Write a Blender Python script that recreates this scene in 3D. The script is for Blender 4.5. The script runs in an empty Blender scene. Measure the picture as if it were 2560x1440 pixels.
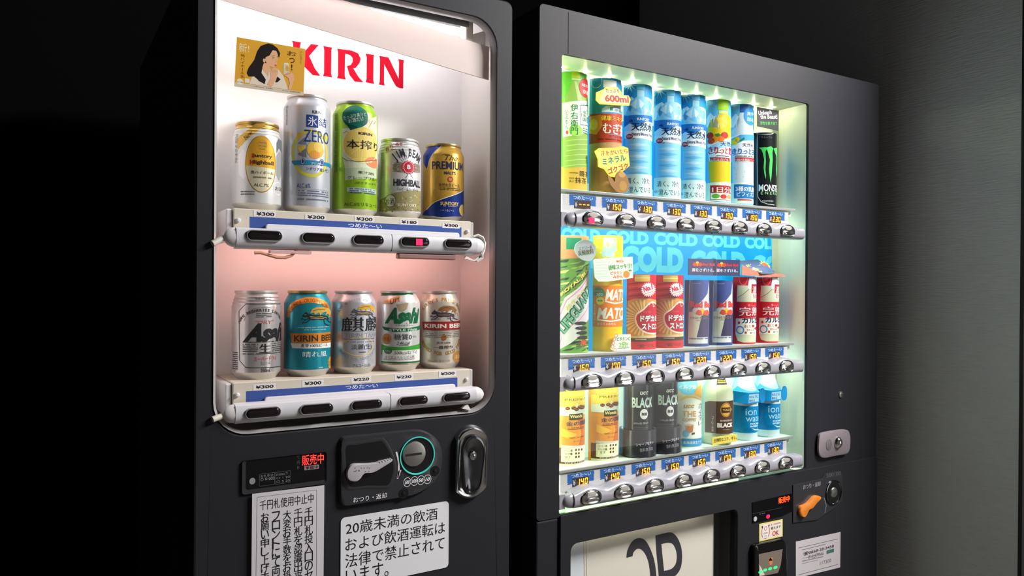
import bpy, bmesh, math, random
from mathutils import Vector, Matrix
from mathutils.geometry import tessellate_polygon

random.seed(7)
SC = bpy.context.scene
COL = SC.collection

# ------------------------------------------------------------------ camera
F, CX, CY = 1900.0, 1280.0, 720.0
CAM = Vector((0, 0, 1.34))
_y, _p, _r = (math.radians(a) for a in (31.695, -0.205, 0.3646))
FW = Vector((math.sin(_y) * math.cos(_p), math.cos(_y) * math.cos(_p), math.sin(_p)))
_rt = Vector((math.cos(_y), -math.sin(_y), 0))
_up = _rt.cross(FW)
RT = _rt * math.cos(_r) + _up * math.sin(_r)
UP = _up * math.cos(_r) - _rt * math.sin(_r)
cd = bpy.data.cameras.new('camera')
cam = bpy.data.objects.new('camera', cd)
COL.objects.link(cam)
cd.sensor_width = 36.0
cd.lens = F / 2560 * 36.0
cd.clip_start = 0.02
cam.matrix_world = Matrix(((RT.x, UP.x, -FW.x, CAM.x), (RT.y, UP.y, -FW.y, CAM.y),
                           (RT.z, UP.z, -FW.z, CAM.z), (0, 0, 0, 1)))
SC.camera = cam

# ------------------------------------------------------------------ world, lights, exposure
SC.view_settings.view_transform = 'Standard'
SC.view_settings.look = 'None'
SC.view_settings.gamma = 1.0
SC.view_settings.use_curve_mapping = False
SC.view_settings.exposure = 0.0
w = bpy.data.worlds.new('night')
SC.world = w
w.use_nodes = True
w.node_tree.nodes['Background'].inputs[0].default_value = (0.55, 0.62, 0.8, 1)
w.node_tree.nodes['Background'].inputs[1].default_value = 0.012


def area(name, loc, target, size, power, color):
    l = bpy.data.lights.new(name, 'AREA')
    l.shape = 'RECTANGLE'
    l.size, l.size_y = size
    l.energy = power
    l.color = color
    o = bpy.data.objects.new(name, l)
    COL.objects.link(o)
    o.location = loc
    o.rotation_euler = (Vector(target) - Vector(loc)).to_track_quat('-Z', 'Y').to_euler()
    return o


# the ceiling lamp of the lobby the machines face
area('lobby_ceiling_lamp', (2.0, 0.0, 2.58), (0.6, 1.05, 1.1), (0.9, 0.4), 145, (1.0, 0.97, 0.95))


# ------------------------------------------------------------------ helpers
def ray(px, py):
    return FW + RT * ((px - CX) / F) - UP * ((py - CY) / F)


def at(px, py, Y):                     # photograph position -> point on the upright plane at depth Y
    d = ray(px, py)
    return CAM + d * (Y / d.y)


def lin(c):
    out = []
    for v in c[:3]:
        v = v / 255.0
        out.append(v / 12.92 if v <= 0.04045 else ((v + 0.055) / 1.055) ** 2.4)
    return tuple(out)


MATS = {}


def mat(name, rgb=(200, 200, 200), rough=0.5, metal=0.0, emit=0.0, ergb=None, bump=0.0, bscale=200.0,
        vary=0.0, coat=0.0, trans=0.0, spec=0.5, stretch=None):
    if name in MATS:
        return MATS[name]
    m = bpy.data.materials.new(name)
    m.use_nodes = True
    nt = m.node_tree
    b = nt.nodes['Principled BSDF']
    b.inputs['Base Color'].default_value = (*lin(rgb), 1)
    b.inputs['Roughness'].default_value = rough
    b.inputs['Metallic'].default_value = metal
    b.inputs['Coat Weight'].default_value = coat
    b.inputs['Specular IOR Level'].default_value = spec
    if trans:
        b.inputs['Transmission Weight'].default_value = trans
    if emit:
        b.inputs['Emission Color'].default_value = (*lin(ergb or rgb), 1)
        b.inputs['Emission Strength'].default_value = emit
    if bump or vary:
        tc = nt.nodes.new('ShaderNodeTexCoord')
        mp = nt.nodes.new('ShaderNodeMapping')
        if stretch:
            mp.inputs['Scale'].default_value = stretch
        n = nt.nodes.new('ShaderNodeTexNoise')
        n.inputs['Scale'].default_value = bscale
        n.inputs['Detail'].default_value = 4
        nt.links.new(tc.outputs['Object'], mp.inputs[0])
        nt.links.new(mp.outputs[0], n.inputs['Vector'])
        if bump:
            bp = nt.nodes.new('ShaderNodeBump')
            bp.inputs['Strength'].default_value = bump
            bp.inputs['Distance'].default_value = 0.002
            nt.links.new(n.outputs['Fac'], bp.inputs['Height'])
            nt.links.new(bp.outputs['Normal'], b.inputs['Normal'])
        if vary:
            mx = nt.nodes.new('ShaderNodeMix')
            mx.data_type = 'RGBA'
            mx.inputs[6].default_value = (*[v * (1 - vary) for v in lin(rgb)], 1)
            mx.inputs[7].default_value = (*[min(1, v * (1 + vary)) for v in lin(rgb)], 1)
            nt.links.new(n.outputs['Fac'], mx.inputs[0])
            nt.links.new(mx.outputs[2], b.inputs['Base Color'])
    MATS[name] = m
    return m


def glass_mat(name, tint=(1, 1, 1), ior=1.45, rough=0.01):
    if name in MATS:
        return MATS[name]
    m = bpy.data.materials.new(name)
    m.use_nodes = True
    nt = m.node_tree
    nt.nodes.remove(nt.nodes['Principled BSDF'])
    t = nt.nodes.new('ShaderNodeBsdfTransparent')
    t.inputs[0].default_value = (*tint, 1)
    g = nt.nodes.new('ShaderNodeBsdfGlossy')
    g.inputs['Roughness'].default_value = rough
    fr = nt.nodes.new('ShaderNodeFresnel')
    fr.inputs[0].default_value = ior
    mx = nt.nodes.new('ShaderNodeMixShader')
    ge = nt.nodes.new('ShaderNodeNewGeometry')
    ml = nt.nodes.new('ShaderNodeMath')
    ml.operation = 'MULTIPLY_ADD'           # fresnel on the outer faces only (a thin sheet does not trap light)
    ml.inputs[1].default_value = -1.0
    ml.inputs[2].default_value = 1.0
    m2 = nt.nodes.new('ShaderNodeMath')
    m2.operation = 'MULTIPLY'
    nt.links.new(ge.outputs['Backfacing'], ml.inputs[0])
    nt.links.new(ml.outputs[0], m2.inputs[0])
    nt.links.new(fr.outputs[0], m2.inputs[1])
    nt.links.new(m2.outputs[0], mx.inputs[0])
    nt.links.new(t.outputs[0], mx.inputs[1])
    nt.links.new(g.outputs[0], mx.inputs[2])
    nt.links.new(mx.outputs[0], nt.nodes['Material Output'].inputs[0])
    MATS[name] = m
    return m


def milky_mat(name, rgb, tl=0.5):
    if name in MATS:
        return MATS[name]
    m = bpy.data.materials.new(name)
    m.use_nodes = True
    nt = m.node_tree
    nt.nodes.remove(nt.nodes['Principled BSDF'])
    d = nt.nodes.new('ShaderNodeBsdfDiffuse')
    d.inputs[0].default_value = (*lin(rgb), 1)
    t = nt.nodes.new('ShaderNodeBsdfTranslucent')
    t.inputs[0].default_value = (*lin(rgb), 1)
    mx = nt.nodes.new('ShaderNodeMixShader')
    mx.inputs[0].default_value = tl
    nt.links.new(d.outputs[0], mx.inputs[1])
    nt.links.new(t.outputs[0], mx.inputs[2])
    nt.links.new(mx.outputs[0], nt.nodes['Material Output'].inputs[0])
    MATS[name] = m
    return m


def ink(rgb, rough=0.4, metal=0.0, emit=0.0):
    return mat('ink_%s_%g_%g_%g' % ('_'.join(str(int(c)) for c in rgb), rough, metal, emit), rgb, rough, metal, emit, spec=.25)


ORG = {}


def org(o):
    return ORG.get(o, Vector((0, 0, 0))) if o is not None else Vector((0, 0, 0))


def link(name, me, parent):
    o = bpy.data.objects.new(name, me)
    COL.objects.link(o)
    if parent is not None:
        o.parent = parent
        ORG[o] = org(parent)
    else:
        ORG[o] = Vector((0, 0, 0))
    return o


def thing(name, label, cat, loc, group=None):
    o = bpy.data.objects.new(name, None)
    o.empty_display_size = 0.02
    COL.objects.link(o)
    o.location = loc
    ORG[o] = Vector(loc)
    o['label'] = label
    o['category'] = cat
    if group:
        o['group'] = group
    return o


def tag(o, label, cat, group=None):
    o['label'] = label
    o['category'] = cat
    if group:
        o['group'] = group
    return o


class MB:
    """collects faces in world coordinates; build() links them as one mesh object"""

    def __init__(s):
        s.v, s.f, s.m, s.mats = [], [], [], []

    def mi(s, m):
        if m not in s.mats:
            s.mats.append(m)
        return s.mats.index(m)

    def add(s, vs, fs, m):
        k = len(s.v)
        i = s.mi(m)
        s.v += [tuple(v) for v in vs]
        for f in fs:
            s.f.append([k + a for a in f])
            s.m.append(i)
        return s

    def box(s, x0, x1, y0, y1, z0, z1, m):
        vs = [(x, y, z) for z in (z0, z1) for y in (y0, y1) for x in (x0, x1)]
        return s.add(vs, [(0, 2, 3, 1), (4, 5, 7, 6), (0, 1, 5, 4), (2, 6, 7, 3), (0, 4, 6, 2), (1, 3, 7, 5)], m)

    def prism(s, pts, y0, y1, m):
        """outline in X,Z (counter-clockwise seen from the front) between depths y0 (front) and y1"""
        n = len(pts)
        vs = [(p[0], y0, p[1]) for p in pts] + [(p[0], y1, p[1]) for p in pts]
        fs = [tuple(range(n)), tuple(range(2 * n - 1, n - 1, -1))]
        fs += [(i, i + n, (i + 1) % n + n, (i + 1) % n) for i in range(n)]
        return s.add(vs, fs, m)

    def loops(s, loops, m, cap0=False, cap1=False, closed=True):
        n = len(loops[0])
        vs = [p for l in loops for p in l]
        fs = []
        for k in range(len(loops) - 1):
            for i in range(n if closed else n - 1):
                j = (i + 1) % n
                fs.append((k * n + i, k * n + j, (k + 1) * n + j, (k + 1) * n + i))
        if cap0:
            fs.append(tuple(range(n - 1, -1, -1)))
        if cap1:
            fs.append(tuple((len(loops) - 1) * n + i for i in range(n)))
        return s.add(vs, fs, m)

    def ringplate(s, outer, inner, y0, y1, m, y0i=None):
        """plate with a hole; outer and inner are outlines of equal length"""
        y0i = y0 if y0i is None else y0i
        L = [[(p[0], y1, p[1]) for p in outer], [(p[0], y0, p[1]) for p in outer],
             [(p[0], y0i, p[1]) for p in inner], [(p[0], y1, p[1]) for p in inner]]
        L.append(L[0])
        return s.loops(L, m)

    def lathe(s, prof, c, m, n=48, a0=0.0, a1=2 * math.pi):
        """profile [(r, z)] round the upright axis through c=(x, y, z0)"""
        full = abs(a1 - a0 - 2 * math.pi) < 1e-6
        k = n if full else n + 1
        L = []
        for r, z in prof:
            L.append([(c[0] + r * math.sin(a0 + (a1 - a0) * i / n), c[1] - r * math.cos(a0 + (a1 - a0) * i / n), c[2] + z)
                      for i in range(k)])
        return s.loops(L, m, closed=full)

    def lathe_y(s, prof, c, m, n=40, sx=1.0):
        """profile [(r, y)] round an axis pointing out of the front through c"""
        L = [[(c[0] + sx * r * math.cos(2 * math.pi * i / n), c[1] + y, c[2] + r * math.sin(2 * math.pi * i / n))
              for i in range(n)] for r, y in prof]
        return s.loops(L, m, cap1=prof[-1][0] > 1e-6)

    def dome(s, pts, c, prof, m):
        """outline pts (X,Z) shrunk towards c by the factors of prof [(factor, y)]"""
        L = [[(c[0] + (p[0] - c[0]) * k, y, c[1] + (p[1] - c[1]) * k) for p in pts] for k, y in prof]
        return s.loops(L, m, cap1=True)

    def tube(s, path, r, m, n=10, caps=True):
        path = [Vector(p) for p in path]
        L = []
        prev = None
        for i, p in enumerate(path):
            t = (path[min(i + 1, len(path) - 1)] - path[max(i - 1, 0)]).normalized()
            if prev is None:
                a = t.cross(Vector((0, 0, 1)))
                if a.length < 1e-3:
                    a = t.cross(Vector((0, 1, 0)))
            else:
                a = prev - t * prev.dot(t)
            a.normalize()
            prev = a
            b = t.cross(a)
            rr = r[i] if isinstance(r, (list, tuple)) else r
            L.append([tuple(p + (a * math.cos(2 * math.pi * k / n) + b * math.sin(2 * math.pi * k / n)) * rr) for k in range(n)])
        return s.loops(L, m, cap0=caps, cap1=caps)

    def build(s, name, parent=None, smooth=None, bevel=0.0, seg=2):
        me = bpy.data.meshes.new(name)
        o0 = org(parent)
        me.from_pydata([(v[0] - o0.x, v[1] - o0.y, v[2] - o0.z) for v in s.v], [], s.f)
        for m in s.mats:
            me.materials.append(m)
        me.polygons.foreach_set('material_index', s.m)
        bm = bmesh.new()
        bm.from_mesh(me)
        bmesh.ops.recalc_face_normals(bm, faces=bm.faces)
        bm.to_mesh(me)
        bm.free()
        if smooth is not None:
            me.polygons.foreach_set('use_smooth', [True] * len(me.polygons))
            me.set_sharp_from_angle(angle=math.radians(smooth))
        me.update()
        o = link(name, me, parent)
        if bevel:
            b = o.modifiers.new('bevel', 'BEVEL')
            b.width = bevel
            b.segments = seg
            b.limit_method = 'ANGLE'
            b.angle_limit = math.radians(40)
        return o


def rrect(x0, x1, z0, z1, r, n=8):
    pts = []
    for cx, cz, a in ((x1 - r, z1 - r, 0), (x0 + r, z1 - r, 90), (x0 + r, z0 + r, 180), (x1 - r, z0 + r, 270)):
        for i in range(n + 1):
            t = math.radians(a + 90.0 * i / n)
            pts.append((cx + r * math.cos(t), cz + r * math.sin(t)))
    return pts


def ell(cx, cz, rx, rz, n=32, e=2.0):
    out = []
    for i in range(n):
        t = 2 * math.pi * i / n
        c, s = math.cos(t), math.sin(t)
        out.append((cx + rx * math.copysign(abs(c) ** (2 / e), c), cz + rz * math.copysign(abs(s) ** (2 / e), s)))
    return out


# ------------------------------------------------------------------ printed matter on real surfaces
GLY = {}


def kanji(t):
    return any('\u4e00' <= c <= '\u9fff' for c in t)



def glyphs(s, bold=0.0, shear=0.0):
    k = (s, bold, shear)
    if k in GLY:
        return GLY[k]
    c = bpy.data.curves.new('lettering', 'FONT')
    c.body = s
    c.resolution_u = 3
    c.dimensions = '2D'
    c.fill_mode = 'FRONT'
    c.offset = bold
    c.shear = shear
    o = bpy.data.objects.new('lettering', c)
    me = bpy.data.meshes.new_from_object(o)
    vs = [(v.co.x, v.co.y) for v in me.vertices]
    fs = [tuple(p.vertices) for p in me.polygons]
    bpy.data.objects.remove(o)
    bpy.data.curves.remove(c)
    bpy.data.meshes.remove(me)
    GLY[k] = (vs, fs)
    return GLY[k]


class Flat:
    """upright plane at depth Y facing the room"""
    grid = None

    def __init__(s, Y):
        s.Y = Y

    def uv(s, px, py):
        p = at(px, py, s.Y)
        return p.x, p.z

    def pos(s, u, v, n):
        return u, s.Y - n, v


class Tilt:
    """plane through p0 spanned by the unit vectors a, b"""
    grid = None

    def __init__(s, p0, a, b):
        s.p, s.a = Vector(p0), Vector(a).normalized()
        s.b = (Vector(b) - s.a * s.a.dot(Vector(b))).normalized()
        s.n = s.a.cross(s.b).normalized()
        if s.n.dot(CAM - s.p) < 0:
            s.n = -s.n

    def uv(s, px, py):
        d = ray(px, py)
        t = (s.p - CAM).dot(s.n) / d.dot(s.n)
        q = CAM + d * t - s.p
        return q.dot(s.a), q.dot(s.b)

    def pos(s, u, v, n):
        return tuple(s.p + s.a * u + s.b * v + s.n * n)


class Cyl:
    """upright cylinder (or body of revolution); u is arc length from the line that faces the room"""

    def __init__(s, cx, cy, R, prof=None, z0=0.0, breaks=(), arc=None):
        s.cx, s.cy, s.R, s.prof, s.z0, s.arc = cx, cy, R, prof, z0, arc
        s.grid = R * 0.085
        s.breaks = breaks

    def uv(s, px, py):
        d = ray(px, py)
        ox, oy = CAM.x - s.cx, CAM.y - s.cy
        a = d.x * d.x + d.y * d.y
        b = ox * d.x + oy * d.y
        c = ox * ox + oy * oy - s.R * s.R
        q = b * b - a * c
        t = (-b - math.sqrt(max(q, 0))) / a
        x, y = ox + d.x * t, oy + d.y * t
        return math.atan2(x, -y) * s.R, CAM.z + d.z * t

    def rad(s, v):
        if not s.prof:
            return s.R
        z = v - s.z0
        P = s.prof
        if z <= P[0][1]:
            return P[0][0]
        for (r0, a), (r1, b) in zip(P, P[1:]):
            if a <= z <= b and b > a:
                return r0 + (r1 - r0) * (z - a) / (b - a)
        return P[-1][0]

    def pos(s, u, v, n):
        a = u / s.R
        r = s.rad(v) + n
        return s.cx + r * math.sin(a), s.cy - r * math.cos(a), v


class Print:
    """flat ink shapes laid over a surface, given in the coordinates of an enlarged crop (x0, y0, scale)"""
    EPS = 0.00010

    def __init__(s, surf, frame, clip=None):
        s.S, s.fr, s.clip = surf, frame, clip
        s.lefth = False
        s.mb = MB()

    def uv(s, p):
        return s.S.uv(s.fr[0] + p[0] / s.fr[2], s.fr[1] + p[1] / s.fr[2])

    def put(s, vs, fs, m, layer):
        g = s.S.grid
        m = m if isinstance(m, bpy.types.Material) else ink(m)
        n = s.EPS * (layer + 1)
        if g or s.clip:
            bm = bmesh.new()
            bv = [bm.verts.new((a, b, 0)) for a, b in vs]
            for f in fs:
                try:
                    bm.faces.new([bv[i] for i in f])
                except ValueError:
                    pass
            if s.clip:
                u0, u1, v0, v1 = s.clip
                for co, no in (((u0, 0, 0), (-1, 0, 0)), ((u1, 0, 0), (1, 0, 0)), ((0, v0, 0), (0, -1, 0)), ((0, v1, 0), (0, 1, 0))):
                    bmesh.ops.bisect_plane(bm, geom=bm.verts[:] + bm.edges[:] + bm.faces[:], plane_co=co, plane_no=no, clear_outer=True)
            if g and bm.verts:
                us = [v.co.x for v in bm.verts]
                k = math.floor(min(us) / g) + 1
                while k * g < max(us):
                    bmesh.ops.bisect_plane(bm, geom=bm.verts[:] + bm.edges[:] + bm.faces[:], plane_co=(k * g, 0, 0), plane_no=(1, 0, 0))
                    k += 1
                v_ = [v.co.y for v in bm.verts]
                for b in s.S.breaks:
                    if min(v_) < b < max(v_):
                        bmesh.ops.bisect_plane(bm, geom=bm.verts[:] + bm.edges[:] + bm.faces[:], plane_co=(0, b, 0), plane_no=(0, 1, 0))
            bm.verts.index_update()
            vs = [(v.co.x, v.co.y) for v in bm.verts]
            fs = [[v.index for v in f.verts] for f in bm.faces]
            bm.free()
        if vs and fs:
            s.mb.add([s.S.pos(a, b, n) for a, b in vs], fs, m)
        return s

    def uvpoly(s, pts, m, layer=0):
        pts = [p for i, p in enumerate(pts) if (Vector(p) - Vector(pts[i - 1])).length > 1e-6]
        t = tessellate_polygon([[Vector((a, b, 0)) for a, b in pts]])
        return s.put(pts, t, m, layer)

    def poly(s, pts, m, layer=0):
        return s.uvpoly([s.uv(p) for p in pts], m, layer)

    def box(s, xl, yt, xr, yb):
        a, b = s.uv((xl, yt)), s.uv((xr, yb))
        return a[0], b[0], b[1], a[1]

    def rect(s, xl, yt, xr, yb, m, layer=0, r=0.0):
        u0, u1, v0, v1 = s.box(xl, yt, xr, yb)
        if r:
            return s.uvpoly(rrect(u0, u1, v0, v1, r, 5), m, layer)
        return s.uvpoly([(u0, v0), (u1, v0), (u1, v1), (u0, v1)], m, layer)

    def frame(s, xl, yt, xr, yb, w, m, layer=0, r=0.001):
        u0, u1, v0, v1 = s.box(xl, yt, xr, yb)
        return s.band(rrect(u0, u1, v0, v1, r, 4), w, m, layer)

    def band(s, pts, w, m, layer=0, closed=True):
        """stroke of width w (metres) along uv points"""
        n = len(pts)
        vs, fs = [], []
        for i, p in enumerate(pts):
            a = Vector(pts[(i - 1) % n]) if closed or i else Vector(p)
            b = Vector(pts[(i + 1) % n]) if closed or i < n - 1 else Vector(p)
            d = (b - a)
            if d.length < 1e-9:
                d = Vector((1, 0))
            d.normalize()
            q = Vector((-d.y, d.x)) * (w / 2)
            vs += [(p[0] + q.x, p[1] + q.y), (p[0] - q.x, p[1] - q.y)]
        for i in range(n if closed else n - 1):
            j = (i + 1) % n
            fs.append((2 * i, 2 * i + 1, 2 * j + 1, 2 * j))
        return s.put(vs, fs, m, layer)

    def line(s, pts, w, m, layer=0):
        """stroke through crop points; w in crop pixels"""
        q = [s.uv(p) for p in pts]
        k = abs(s.uv((pts[0][0], pts[0][1] + 20))[1] - s.uv(pts[0])[1]) / 20
        return s.band(q, w * k, m, layer, closed=False)

    def oval(s, cx, cy, rx, ry, m, layer=0, n=32):
        u, v = s.uv((cx, cy))
        ru = (s.uv((cx + rx, cy))[0] - s.uv((cx - rx, cy))[0]) / 2
        rv = (s.uv((cx, cy - ry))[1] - s.uv((cx, cy + ry))[1]) / 2
        return s.uvpoly(ell(u, v, ru, rv, n), m, layer)

    def ring(s, cx, cy, rx, ry, w, m, layer=0, n=36):
        u, v = s.uv((cx, cy))
        ru = (s.uv((cx + rx, cy))[0] - s.uv((cx - rx, cy))[0]) / 2
        rv = (s.uv((cx, cy - ry))[1] - s.uv((cx, cy + ry))[1]) / 2
        k = rv / ry
        return s.band(ell(u, v, ru, rv, n), w * k, m, layer)

    def star(s, cx, cy, r0, r1, k, m, layer=0):
        u, v = s.uv((cx, cy))
        ru = (s.uv((cx + r1, cy))[0] - s.uv((cx - r1, cy))[0]) / 2
        rv = (s.uv((cx, cy - r1))[1] - s.uv((cx, cy + r1))[1]) / 2
        pts = []
        for i in range(2 * k):
            a = math.pi * i / k
            q = 1.0 if i % 2 else r0 / r1
            pts.append((u + ru * q * math.cos(a), v + rv * q * math.sin(a)))
        return s.uvpoly(pts, m, layer)

    def text(s, t, xl, yt, xr, yb, m, layer=1, bold=0.0, shear=0.0, frac=1.0):
        """text fitted between the upper left and lower right crop points (frac: share of it that shows there)"""
        u0, u1, v0, v1 = s.box(xl, yt, xr, yb)
        if s.lefth and yb - yt > 10:
            v0 = s.uv((xl, yb))[1]
        if kanji(t) and bold:
            w_ = min(bold, .03) * (v1 - v0) * .9
            for k_ in (-1, 0, 1):
                s._fit(t, u0 + k_ * w_, u1 + k_ * w_, v0, v1, m, layer + .3 * (k_ + 1), shear, frac)
            return s
        vs, fs = glyphs(t, bold, shear)
        if not vs:
            return s
        x0, x1 = min(v[0] for v in vs), max(v[0] for v in vs)
        y0, y1 = min(v[1] for v in vs), max(v[1] for v in vs)
        k = (u1 - u0) / (x1 - x0) / frac
        h = (v1 - v0) / (y1 - y0)
        if h <= 0 or k <= 0:
            print('CHECK TEXT', t, h, k)
        return s.put([(u0 + (a - x0) * k, v0 + (b - y0) * h) for a, b in vs], fs, m, layer)

    def _fit(s, t, u0, u1, v0, v1, m, layer, shear, frac):
        vs, fs = glyphs(t, 0.0, shear)
        x0, x1 = min(v[0] for v in vs), max(v[0] for v in vs)
        y0, y1 = min(v[1] for v in vs), max(v[1] for v in vs)
        k = (u1 - u0) / (x1 - x0) / frac
        h = (v1 - v0) / (y1 - y0)
        return s.put([(u0 + (a - x0) * k, v0 + (b - y0) * h) for a, b in vs], fs, m, layer)

    def slant(s, t, p0, p1, h, m, layer=1, bold=0.0, shear=0.0):
        """text on the baseline p0-p1 (crop points), height h in crop pixels"""
        a, b = Vector(s.uv(p0)), Vector(s.uv(p1))
        k = abs(s.uv((p0[0], p0[1] - h))[1] - a.y)
        d = (b - a)
        L = d.length
        d.normalize()
        e = Vector((-d.y, d.x))
        kj = kanji(t) and bold
        vs, fs = glyphs(t, 0.0 if kj else bold, shear)
        x0, x1 = min(v[0] for v in vs), max(v[0] for v in vs)
        y0, y1 = min(v[1] for v in vs), max(v[1] for v in vs)
        for j in ((-1, 0, 1) if kj else (0,)):
            out = []
            for x, y in vs:
                q = a + d * ((x - x0) / (x1 - x0) * L + j * min(bold, .05) * k * .9) + e * ((y - y0) / (y1 - y0) * k)
                out.append((q.x, q.y))
            s.put(out, fs, m, layer + (.3 * (j + 1) if kj else 0))
        return s

    def vert(s, t, xc, yt, yb, w, m, layer=1, bold=0.0):
        """upright column of characters"""
        n = len(t)
        for i, ch in enumerate(t):
            a = yt + (yb - yt) * i / n
            b = yt + (yb - yt) * (i + 0.9) / n
            if ch == 'ー':
                s.rect(xc - w * .06, a, xc + w * .06, b, m, layer)
            elif ch != ' ':
                k = .08 if ch in '!！' else .3 if ch in 'っッュョ、。' else .5
                s.text(ch, xc - w * k, a, xc + w * k, b, m, layer, bold)
        return s

    def arc(s, t, cx, cy, rx, ry, a0, a1, h, m, layer=1, bold=0.0, inward=False, sq=1.0):
        """letters along an elliptic arc (angles in degrees, counter-clockwise from the right)"""
        u, v = s.uv((cx, cy))
        ru = (s.uv((cx + rx, cy))[0] - s.uv((cx - rx, cy))[0]) / 2
        rv = (s.uv((cx, cy - ry))[1] - s.uv((cx, cy + ry))[1]) / 2
        k = rv / ry * h
        n = len(t)
        for i, ch in enumerate(t):
            if ch == ' ':
                continue
            th = math.radians(a0 + (a1 - a0) * (i + .5) / n)
            px, py = u + ru * math.cos(th), v + rv * math.sin(th)
            d = Vector((-ru * math.sin(th), rv * math.cos(th)))
            d.normalize()
            d = d if inward else -d
            e = Vector((-d.y, d.x))
            vs, fs = glyphs(ch, bold)
            x0, x1 = min(q[0] for q in vs), max(q[0] for q in vs)
            sc = k / 0.72
            s.put([(px + d.x * (x - (x0 + x1) / 2) * sc * sq + e.x * y * sc, py + d.y * (x - (x0 + x1) / 2) * sc * sq + e.y * y * sc)
                   for x, y in vs], fs, m, layer)
        return s

    def lines(s, xl, yt, xr, yb, n, m, layer=1, dens=26):
        """rows of type too small to read in the photograph"""
        u0, u1, v0, v1 = s.box(xl, yt, xr, yb)
        v0 = s.uv((xl, yb))[1]
        h = max((v1 - v0) / n, 2e-4)
        for i in range(n):
            u = u0
            vt = v1 - i * h
            while u < u1:
                L = h * random.uniform(.35, .6)
                if random.random() < .88:
                    s.uvpoly([(u, vt - h * .62), (min(u + L, u1), vt - h * .62), (min(u + L, u1), vt - h * .1), (u, vt - h * .1)], m, layer)
                u += L + h * .14
        return s

    def build(s, name, parent):
        return s.mb.build(name, parent)


SEG7 = {'0': 'abcdef', '1': 'bc', '2': 'abged', '3': 'abgcd', '4': 'fgbc', '5': 'afgcd', '6': 'afgedc', '7': 'fabc',
        '8': 'abcdefg', '9': 'abfgcd', '-': 'g'}


def seg7(P, t, u0, u1, v0, v1, m, layer=2):
    n = len(t)
    cw = (u1 - u0) / n
    H = v1 - v0
    th = H * 0.13
    for i, ch in enumerate(t):
        a, b = u0 + cw * i + cw * .14, u0 + cw * (i + 1) - cw * .16
        mid = (v0 + v1) / 2
        g = th * .35
        R = {'a': (a + g, b - g, v1 - th, v1), 'd': (a + g, b - g, v0, v0 + th), 'g': (a + g, b - g, mid - th / 2, mid + th / 2),
             'f': (a, a + th, mid + g, v1 - g), 'b': (b - th, b, mid + g, v1 - g),
             'e': (a, a + th, v0 + g, mid - g), 'c': (b - th, b, v0 + g, mid - g)}
        for k in SEG7[ch]:
            x0, x1, z0, z1 = R[k]
            q = [(x0, z0), (x1, z0), (x1, z1), (x0, z1)]
            P.uvpoly([(x + (z - v0) * .12, z) for x, z in q], m, layer)


# ------------------------------------------------------------------ materials
M_DOOR = mat('charcoal_coated_steel', (38, 38, 43), .5, 0, bump=.12, bscale=900, spec=.16)
M_DOOR2 = mat('charcoal_coated_steel_panel', (38, 38, 43), .48, 0, bump=.12, bscale=900, spec=.18)
M_CAB = mat('black_cabinet_steel', (20, 20, 24), .6, 0, bump=.1, bscale=500)
M_WHITE = mat('white_liner_plastic', (236, 232, 230), .45)
M_OFFW = mat('off_white_plastic', (214, 212, 214), .35)
M_CREAM = mat('beige_rail_plastic', (214, 206, 190), .45)
M_BLACK = mat('black_plastic', (16, 16, 18), .3)
M_GLOSSBLK = mat('black_gloss_plastic', (12, 12, 14), .12)
M_CHROME = mat('chrome', (216, 216, 218), .16, 1.0)
M_DKCHROME = mat('dark_chrome', (110, 112, 118), .15, 1.0)
M_STEEL = mat('brushed_steel', (176, 176, 174), .35, 1.0)
M_BARW = mat('silver_white_bar_plastic', (206, 206, 212), .32)
M_BARG = mat('silver_grey_bar_plastic', (166, 165, 174), .28, .25)
M_GAP = mat('dark_seam', (8, 8, 9), .8)
M_PANE = glass_mat('clear_acrylic_pane')
M_SLEEVE = glass_mat('clear_vinyl_sleeve', (.97, .97, .97), 1.3, .12)
M_CAN = mat('can_aluminium', (208, 208, 210), .26, .85)
M_CANLID = mat('can_lid_aluminium', (206, 204, 200), .32, .6)
M_MINT = mat('pale_mint_liner', (232, 236, 220), .4)

# ------------------------------------------------------------------ the place
M_WALL = mat('dark_wall_paint', (6, 6, 8), .95, bump=.2, bscale=60, spec=.05)
M_FLOOR = mat('grey_floor_tile', (118, 112, 104), .5, vary=.2, bscale=8)
M_CEIL = mat('dark_ceiling', (20, 20, 22), .9)
M_PART = mat('grey_brushed_partition_board', (216, 222, 224), .55, bump=.9, bscale=26, vary=.10, stretch=(1, 1.2, 14))


def struct(name, mb, **k):
    o = mb.build(name, None, **k)
    o['kind'] = 'structure'
    return o


struct('floor', MB().box(-2.5, 4.5, -4.0, 2.05, -.06, 0, M_FLOOR))
struct('ceiling', MB().box(-2.5, 4.5, -4.0, 2.05, 2.62, 2.70, M_CEIL))
struct('wall_back', MB().box(-2.5, 4.5, 1.95, 2.05, 0, 2.62, M_WALL))
struct('wall_front', MB().box(-2.5, 4.5, -1.72, -1.62, 0, 2.62, mat('pale_lobby_wall_paint', (150, 146, 140), .7)))
dr = MB().ringplate(rrect(2.30, 4.02, .02, 1.84, .002, 2), rrect(2.36, 3.96, .32, 1.78, .002, 2), -1.56, -1.62, mat('door_frame_metal', (70, 70, 74), .4))
dr.box(2.36, 3.96, -1.612, -1.606, .32, 1.78, mat('lit_frosted_door_glass', (255, 250, 244), .5, emit=1.9))
struct('door_1', dr)
struct('wall_right', MB().box(1.70, 1.80, .776, 1.95, 0, 2.62, M_PART))

struct('shade_strip_1', MB().box(1.698, 1.802, .768, .7755, 0, 2.62, mat('black_end_shade', (16, 16, 17), .6)))  # added dark strip, stands for the shade on the partition's end face

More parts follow.
